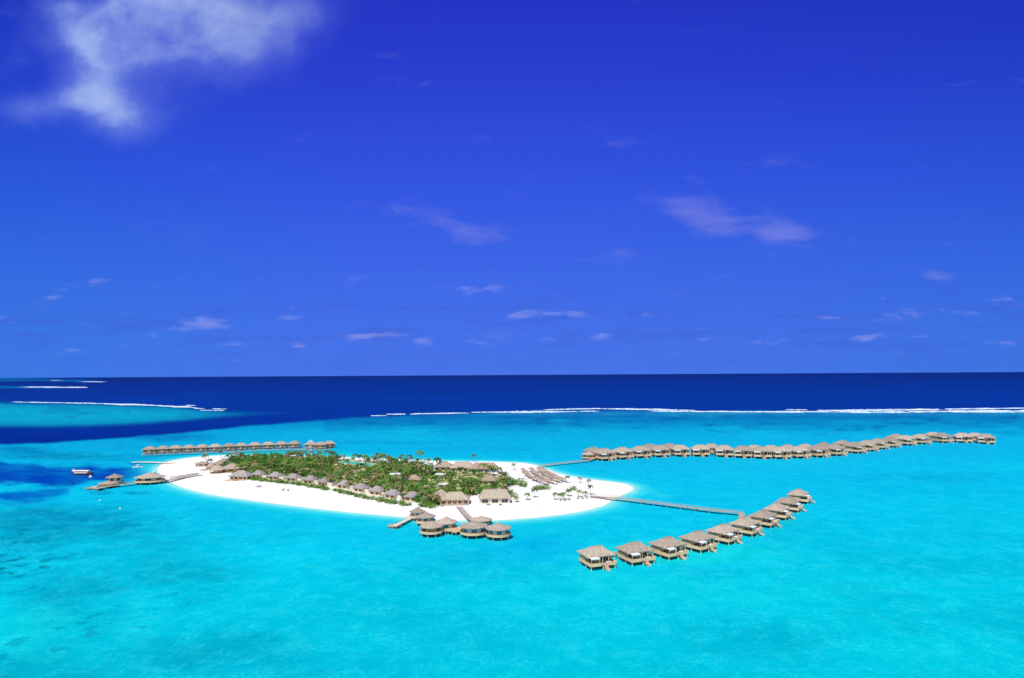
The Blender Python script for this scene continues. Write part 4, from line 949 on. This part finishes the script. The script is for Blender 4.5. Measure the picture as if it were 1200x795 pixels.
def beach_things():
    pr = make_parasol(); lg = make_lounger(); up = ul = False
    curves = [[(613,553),(617,558),(626,564),(640,569)],[(622,552.5),(628,558.5),(638,564),(648,568)],[(631,552),(637,557.5),(646,562.5),(656,566)],[(634,551.5),(642,556),(651,561),(660,565)]]
    nm = ['outermost left','second','third','innermost right']
    for ci, c in enumerate(curves):
        pts = resample([G(a, b, 1.3).to_2d() for a, b in c], 4.4)
        for i, p in enumerate(pts):
            z_ = ground_z(p.x, p.y)
            o = copy_tree(pr) if up else pr; up = True
            p = p+Vector((random.uniform(-.7,.7), random.uniform(-.7,.7))); o.location = (p.x, p.y, z_); s = random.uniform(.8,1.15); o.scale = (s,s,s); o.rotation_euler = (0,0,random.uniform(0,6))
            tag(o, f'brown thatched parasol, {ORD[i]} from the back in the {nm[ci]} curved row', 'parasol', 'thatched parasols in curved rows on the right beach')
            o = copy_tree(lg) if ul else lg; ul = True
            o.location = (p.x+1.5, p.y-1.6, ground_z(p.x+1.5, p.y-1.6)); o.rotation_euler = (0,0,-.5); o.scale = (1.2,1.2,1.2)
            tag(o, f'grey lounger below the {ORD[i]} parasol from the back, {nm[ci]} curved row', 'sun lounger', 'sun loungers among the thatched parasols')
    for i, (a, b, lab) in enumerate([(301,571,'grey lounger alone on the front beach, leftmost of four'),(303.5,571.4,'grey lounger close right of the lone front beach lounger'),(331,575.2,'grey lounger on the front beach, left of the separate pair'),(337.5,576,'grey lounger on the front beach, right of the separate pair'),
             (235,551.8,'leftmost grey lounger in the line below the low brown hut'),(237.5,551.8,'second grey lounger in the line below the low brown hut'),(240,551.8,'third grey lounger in the line below the low brown hut'),
             (657,587.3,'grey lounger under the leftmost spit palm'),(662,587,'grey lounger right of the leftmost spit palm'),(667,586.3,'grey lounger below the palm by the spit shrub'),(677,584.8,'grey lounger left of the boardwalk start'),(683,584.3,'second grey lounger left of the boardwalk start'),(688,583.6,'third grey lounger left of the boardwalk start'),
             (518,594,'grey lounger on sand left of the columned hall'),(403,580,'grey lounger at the hedge below the sixth beach house'),(426,585,'grey lounger at the hedge below the seventh beach house')]):
        p = G(a, b, 1.2); o = copy_tree(lg); o.location = (p.x, p.y, ground_z(p.x, p.y)); o.rotation_euler = (0,0,random.uniform(-.5,.5)); o.scale = (1.5,1.5,1.3); tag(o, lab, 'sun lounger', 'loungers on the open beach')

# ------------------------------------------------------------------ world, sun, camera
def world():
    w = bpy.data.worlds.new('World'); scene.world = w; w.use_nodes = True; nt = w.node_tree; L = nt.links.new
    bg = nt.nodes['Background']; K = .10; bg.inputs['Strength'].default_value = K
    sky = N(nt, 'ShaderNodeTexSky'); sky.sky_type = 'NISHITA'; sky.sun_disc = False; sky.sun_elevation = SUN_EL; sky.sun_rotation = SUN_AZ; sky.altitude = 50; sky.ozone_density = 3; sky.dust_density = .4
    tc = N(nt, 'ShaderNodeTexCoord'); sp = N(nt, 'ShaderNodeSeparateXYZ'); L(tc.outputs['Generated'], sp.inputs[0])
    def m(op, a, b=None, c=None, clamp=False):
        n = N(nt, 'ShaderNodeMath', operation=op); n.use_clamp = clamp
        for i, q in enumerate((a, b, c)):
            if q is None: continue
            if isinstance(q, (int, float)): n.inputs[i].default_value = q
            else: L(q, n.inputs[i])
        return n.outputs[0]
    X, Y, Z = sp.outputs
    ys = m('MAXIMUM', Y, .05); u = m('DIVIDE', X, ys); wv = m('DIVIDE', Z, ys)       # gnomonic coordinates of the sky ahead
    front = m('MULTIPLY_ADD', Y, 3.0, -.2, True)
    # zenith-to-horizon blue
    rp = N(nt, 'ShaderNodeValToRGB'); L(m('MULTIPLY', wv, 1/.62), rp.inputs[0]); cr = rp.color_ramp
    st = [(0,(72,116,232)),(.10,(70,114,234)),(.28,(60,102,231)),(.50,(50,84,224)),(.75,(42,64,208)),(1,(34,50,192))]
    while len(cr.elements) < len(st): cr.elements.new(.5)
    for e, (p, c) in zip(cr.elements, st): e.position = p; e.color = (*srgb(*c), 1)
    # left is a little greener, centre a little more violet
    lf = m('MULTIPLY_ADD', u, -1.4, -.35, True); rt = m('MULTIPLY_ADD', u, 1.4, -.1, True)
    mxl = N(nt, 'ShaderNodeMix', data_type='RGBA', blend_type='MULTIPLY'); L(m('MULTIPLY', lf, 1.0), mxl.inputs[0]); L(rp.outputs[0], mxl.inputs[6]); mxl.inputs[7].default_value = (.62,1.12,.93,1)
    mxr = N(nt, 'ShaderNodeMix', data_type='RGBA', blend_type='MULTIPLY'); L(rt, mxr.inputs[0]); L(mxl.outputs[2], mxr.inputs[6]); mxr.inputs[7].default_value = (.78,1.0,.93,1)
    # clouds ahead
    cv = N(nt, 'ShaderNodeCombineXYZ'); L(u, cv.inputs[0]); L(m('MULTIPLY', wv, 1.0), cv.inputs[1])
    def noise(scale, stretch, off, detail=8, rough=.58, dist=.3):
        mp = N(nt, 'ShaderNodeMapping'); mp.inputs['Scale'].default_value = stretch; mp.inputs['Location'].default_value = off; L(cv.outputs[0], mp.inputs[0])
        n = N(nt, 'ShaderNodeTexNoise', Scale=scale, Detail=detail, Roughness=rough, Distortion=dist); L(mp.outputs[0], n.inputs['Vector']); return n.outputs['Fac']
    n1 = noise(4.2, (1,1.2,1), (3.1,1.7,0), 9, .55, .25); n2 = noise(9, (1,2.6,1), (1,5,0)); n3 = noise(22, (1,4,1), (7,2,0), 5)
    def blob(cx, cy, rx, ry, k, rot=0.0):
        du = m('SUBTRACT', u, (cx-600)/F); dw = m('SUBTRACT', wv, (440-cy)/F)
        c_, s_ = math.cos(rot), math.sin(rot)
        a = m('ADD', m('MULTIPLY', du, c_), m('MULTIPLY', dw, s_)); b = m('SUBTRACT', m('MULTIPLY', dw, c_), m('MULTIPLY', du, s_))
        e = m('ADD', m('POWER', m('ABSOLUTE', m('MULTIPLY', a, F/rx)), 2.0), m('POWER', m('ABSOLUTE', m('MULTIPLY', b, F/ry)), 2.0))
        return m('MULTIPLY', m('EXPONENT', m('MULTIPLY', e, -1.0)), k)
    def layer(blobs, nz, gain, thr, soft, amax):
        s_ = None
        for b in blobs:
            q = blob(*b); s_ = q if s_ is None else m('ADD', s_, q)
        s_ = m('MINIMUM', s_, 1.45)
        v = m('ADD', m('MULTIPLY', m('SUBTRACT', nz, .5), gain), s_)
        mr = N(nt, 'ShaderNodeMapRange', interpolation_type='SMOOTHSTEP'); L(v, mr.inputs[0]); mr.inputs[1].default_value = thr; mr.inputs[2].default_value = thr+soft; mr.inputs[3].default_value = 0; mr.inputs[4].default_value = amax
        return mr.outputs[0]
    big = layer([(205,15,100,75,1.3),(160,22,62,55,.75),(112,80,50,46,.9,.7),(42,122,64,20,1.15,.12),(15,75,30,30,.4),(95,35,50,22,.6),(152,136,46,28,.8),(120,118,40,26,.35),(300,40,95,48,.95),(75,5,30,16,.6),(370,10,60,30,.5)], m('ADD', m('MULTIPLY', n1, .72), m('MULTIPLY', noise(15, (1,1.3,1), (4,8,0), 8, .6, .4), .28)), 2.6, .06, 2.0, .94)
    mid = layer([(510,256,78,22,.8,-.28),(578,278,26,20,.75),(825,256,66,24,.85,-.25),(915,276,58,22,1.0,-.1),(700,305,40,12,.5),(600,225,30,10,.5),(1100,327,26,9,1.0,-.1)], n2, 3.2, .30, 1.3, .36)
    low = layer([(235,378,42,8,1.0),(562,338,38,7,.9),(650,369,60,5,.7),(430,394,26,5,1),(498,399,16,5,1),(350,405,16,4,.8),(705,396,14,4,1),(830,400,20,4,.8),(1010,399,26,5,1),(82,407,12,4,.9),(60,348,14,5,.9),(105,329,40,7,.6),(1060,370,40,9,.6),(1190,355,30,10,.6),(560,402,14,3,.8),(270,402,18,3,.8),(175,392,20,4,.7),(600,372,30,4,.6),(640,398,14,3,.7),(760,372,26,4,.6),(900,405,30,4,.7),(960,375,30,5,.6),(1075,395,34,5,.7),(1140,372,24,4,.6),(1170,405,24,4,.7),(340,372,20,3,.6),(460,392,18,4,.8)], n3, 3.2, .36, 1.0, .5)
    low = m('MULTIPLY', low, m('MULTIPLY_ADD', wv, -25.0, 4.6, True))
    # dull low bank along the horizon
    hz = N(nt, 'ShaderNodeMapRange', interpolation_type='SMOOTHSTEP'); L(noise(7, (1,6,1), (2,9,0), 6), hz.inputs[0]); hz.inputs[1].default_value = .46; hz.inputs[2].default_value = .68; hz.inputs[4].default_value = .5
    band = m('MULTIPLY', m('MULTIPLY', m('MULTIPLY_ADD', m('ABSOLUTE', m('SUBTRACT', wv, .075)), -13.0, 1.0, True), hz.outputs[0]), 1.0)
    def over(base, fac, c):
        n = N(nt, 'ShaderNodeMix', data_type='RGBA'); L(fac, n.inputs[0]); L(base, n.inputs[6])
        if isinstance(c, tuple): n.inputs[7].default_value = (*c, 1)
        else: L(c, n.inputs[7])
        return n.outputs[2]
    c = over(mxr.outputs[2], band, srgb(64,96,206))
    c = over(c, low, srgb(150,160,236))
    c = over(c, mid, srgb(158,158,226))
    ccol = N(nt, 'ShaderNodeMix', data_type='RGBA'); L(m('MULTIPLY_ADD', big, 2.4, -1.0, True), ccol.inputs[0]); ccol.inputs[6].default_value = (*srgb(120,144,236),1); ccol.inputs[7].default_value = (*srgb(184,208,250),1)
    c = over(c, m('MULTIPLY', big, m('MULTIPLY_ADD', u, -2.0, -.18, True)), ccol.outputs[2])
    sc = N(nt, 'ShaderNodeVectorMath', operation='SCALE', Scale=1/K); L(c, sc.inputs[0])
    # behind and around the sun: physical sky, pale haze added to neutralise ambient light
    hzc = N(nt, 'ShaderNodeMix', data_type='RGBA'); hzc.inputs[0].default_value = .55; L(sky.outputs[0], hzc.inputs[6]); hzc.inputs[7].default_value = (5.2,5.4,5.8,1)
    fin = over(hzc.outputs[2], front, sc.outputs[0])
    L(fin, bg.inputs['Color'])
SUN_EL, SUN_AZ = R(61), R(203)      # azimuth from +Y clockwise: sun behind the camera, a little left
make_sea(); make_island()
surf([(452,486.2),(500,485.2),(548,484.6)], 42, 'white surf, left short stretch of the long reef line', seed=2, n=90)
surf([(553,483.8),(600,483.2),(640,482.9),(700,482.4)], 55, 'white surf, second stretch of the long reef line', seed=3, n=120)
surf([(636,480.8),(700,479.3),(760,480.0),(815,481.5)], 62, 'white surf, outer breaker right of centre on the reef line', seed=5, n=130)
surf([(760,482.2),(860,482.8),(960,483.6),(1060,483.2),(1260,481.6)], 64, 'white surf, long right stretch of the reef line', seed=6, n=260)
surf([(922,480.6),(945,480.8)], 46, 'short outer white breaker on the right reef line', seed=8, n=30)
surf([(960,481.6),(1080,480.6),(1180,479.0),(1300,478.0)], 40, 'thin outer white breaker near the right edge', seed=9, n=160)
surf([(436,487.6),(452,487.6)], 20, 'small white breaker at the left tip of the reef line', seed=10, n=24)
surf([(12,471.4),(60,472.2),(105,473.0)], 40, 'white surf on the left reef near the photo edge', seed=11, n=80)
surf([(60,472.3),(120,473.4),(170,475.0),(215,477.4),(240,479.6)], 50, 'white surf along the edge of the left reef', seed=12, n=160)
surf([(218,475.4),(230,475.6)], 55, 'short outer white breaker on the left reef', seed=13, n=24)
surf([(236,481.2),(262,481.6)], 30, 'small white breaker at the right tip of the left reef', seed=14, n=24)
surf([(250,479.4),(265,479.7)], 44, 'outer white breaker at the right tip of the left reef', seed=19, n=24)
surf([(28,453.8),(60,454.2),(98,454.6)], 260, 'distant white surf on the middle far-left reef', seed=15, n=60, hgt=3)
surf([(98,447.6),(122,448.0)], 420, 'distant white surf on the farthest reef', seed=16, n=30, hgt=4)
surf([(60,446.2),(72,446.2)], 400, 'tiny distant breaker left of the farthest surf', seed=17, n=16, hgt=4)
villas(); central_complex(); left_jetty(); boats(); island_buildings(); vegetation(); beach_things(); world()

sl = bpy.data.lights.new('sun', 'SUN'); sl.energy = 4.2; sl.angle = R(.5); sl.color = (1.0,.955,.88)
so = bpy.data.objects.new('sun', sl); col.objects.link(so)
d = Vector((math.sin(SUN_AZ)*math.cos(SUN_EL), math.cos(SUN_AZ)*math.cos(SUN_EL), math.sin(SUN_EL)))
so.rotation_euler = d.to_track_quat('Z', 'Y').to_euler(); so.location = (0,-100,300)
cd = bpy.data.cameras.new('camera'); cd.sensor_width = 36; cd.lens = 36*F/1200; cd.clip_end = 1e6; cd.clip_start = 1
cam = bpy.data.objects.new('camera', cd); col.objects.link(cam); scene.camera = cam
cam.location = (0,0,H)
cam.rotation_euler = (Matrix.Rotation(R(90), 3, 'X') @ Matrix.Rotation(-ROLL, 3, 'Z')).to_euler()
cd.shift_y = (HY-397.5)/1200
scene.view_settings.view_transform = 'Standard'; scene.view_settings.look = 'None'; scene.view_settings.exposure = 0
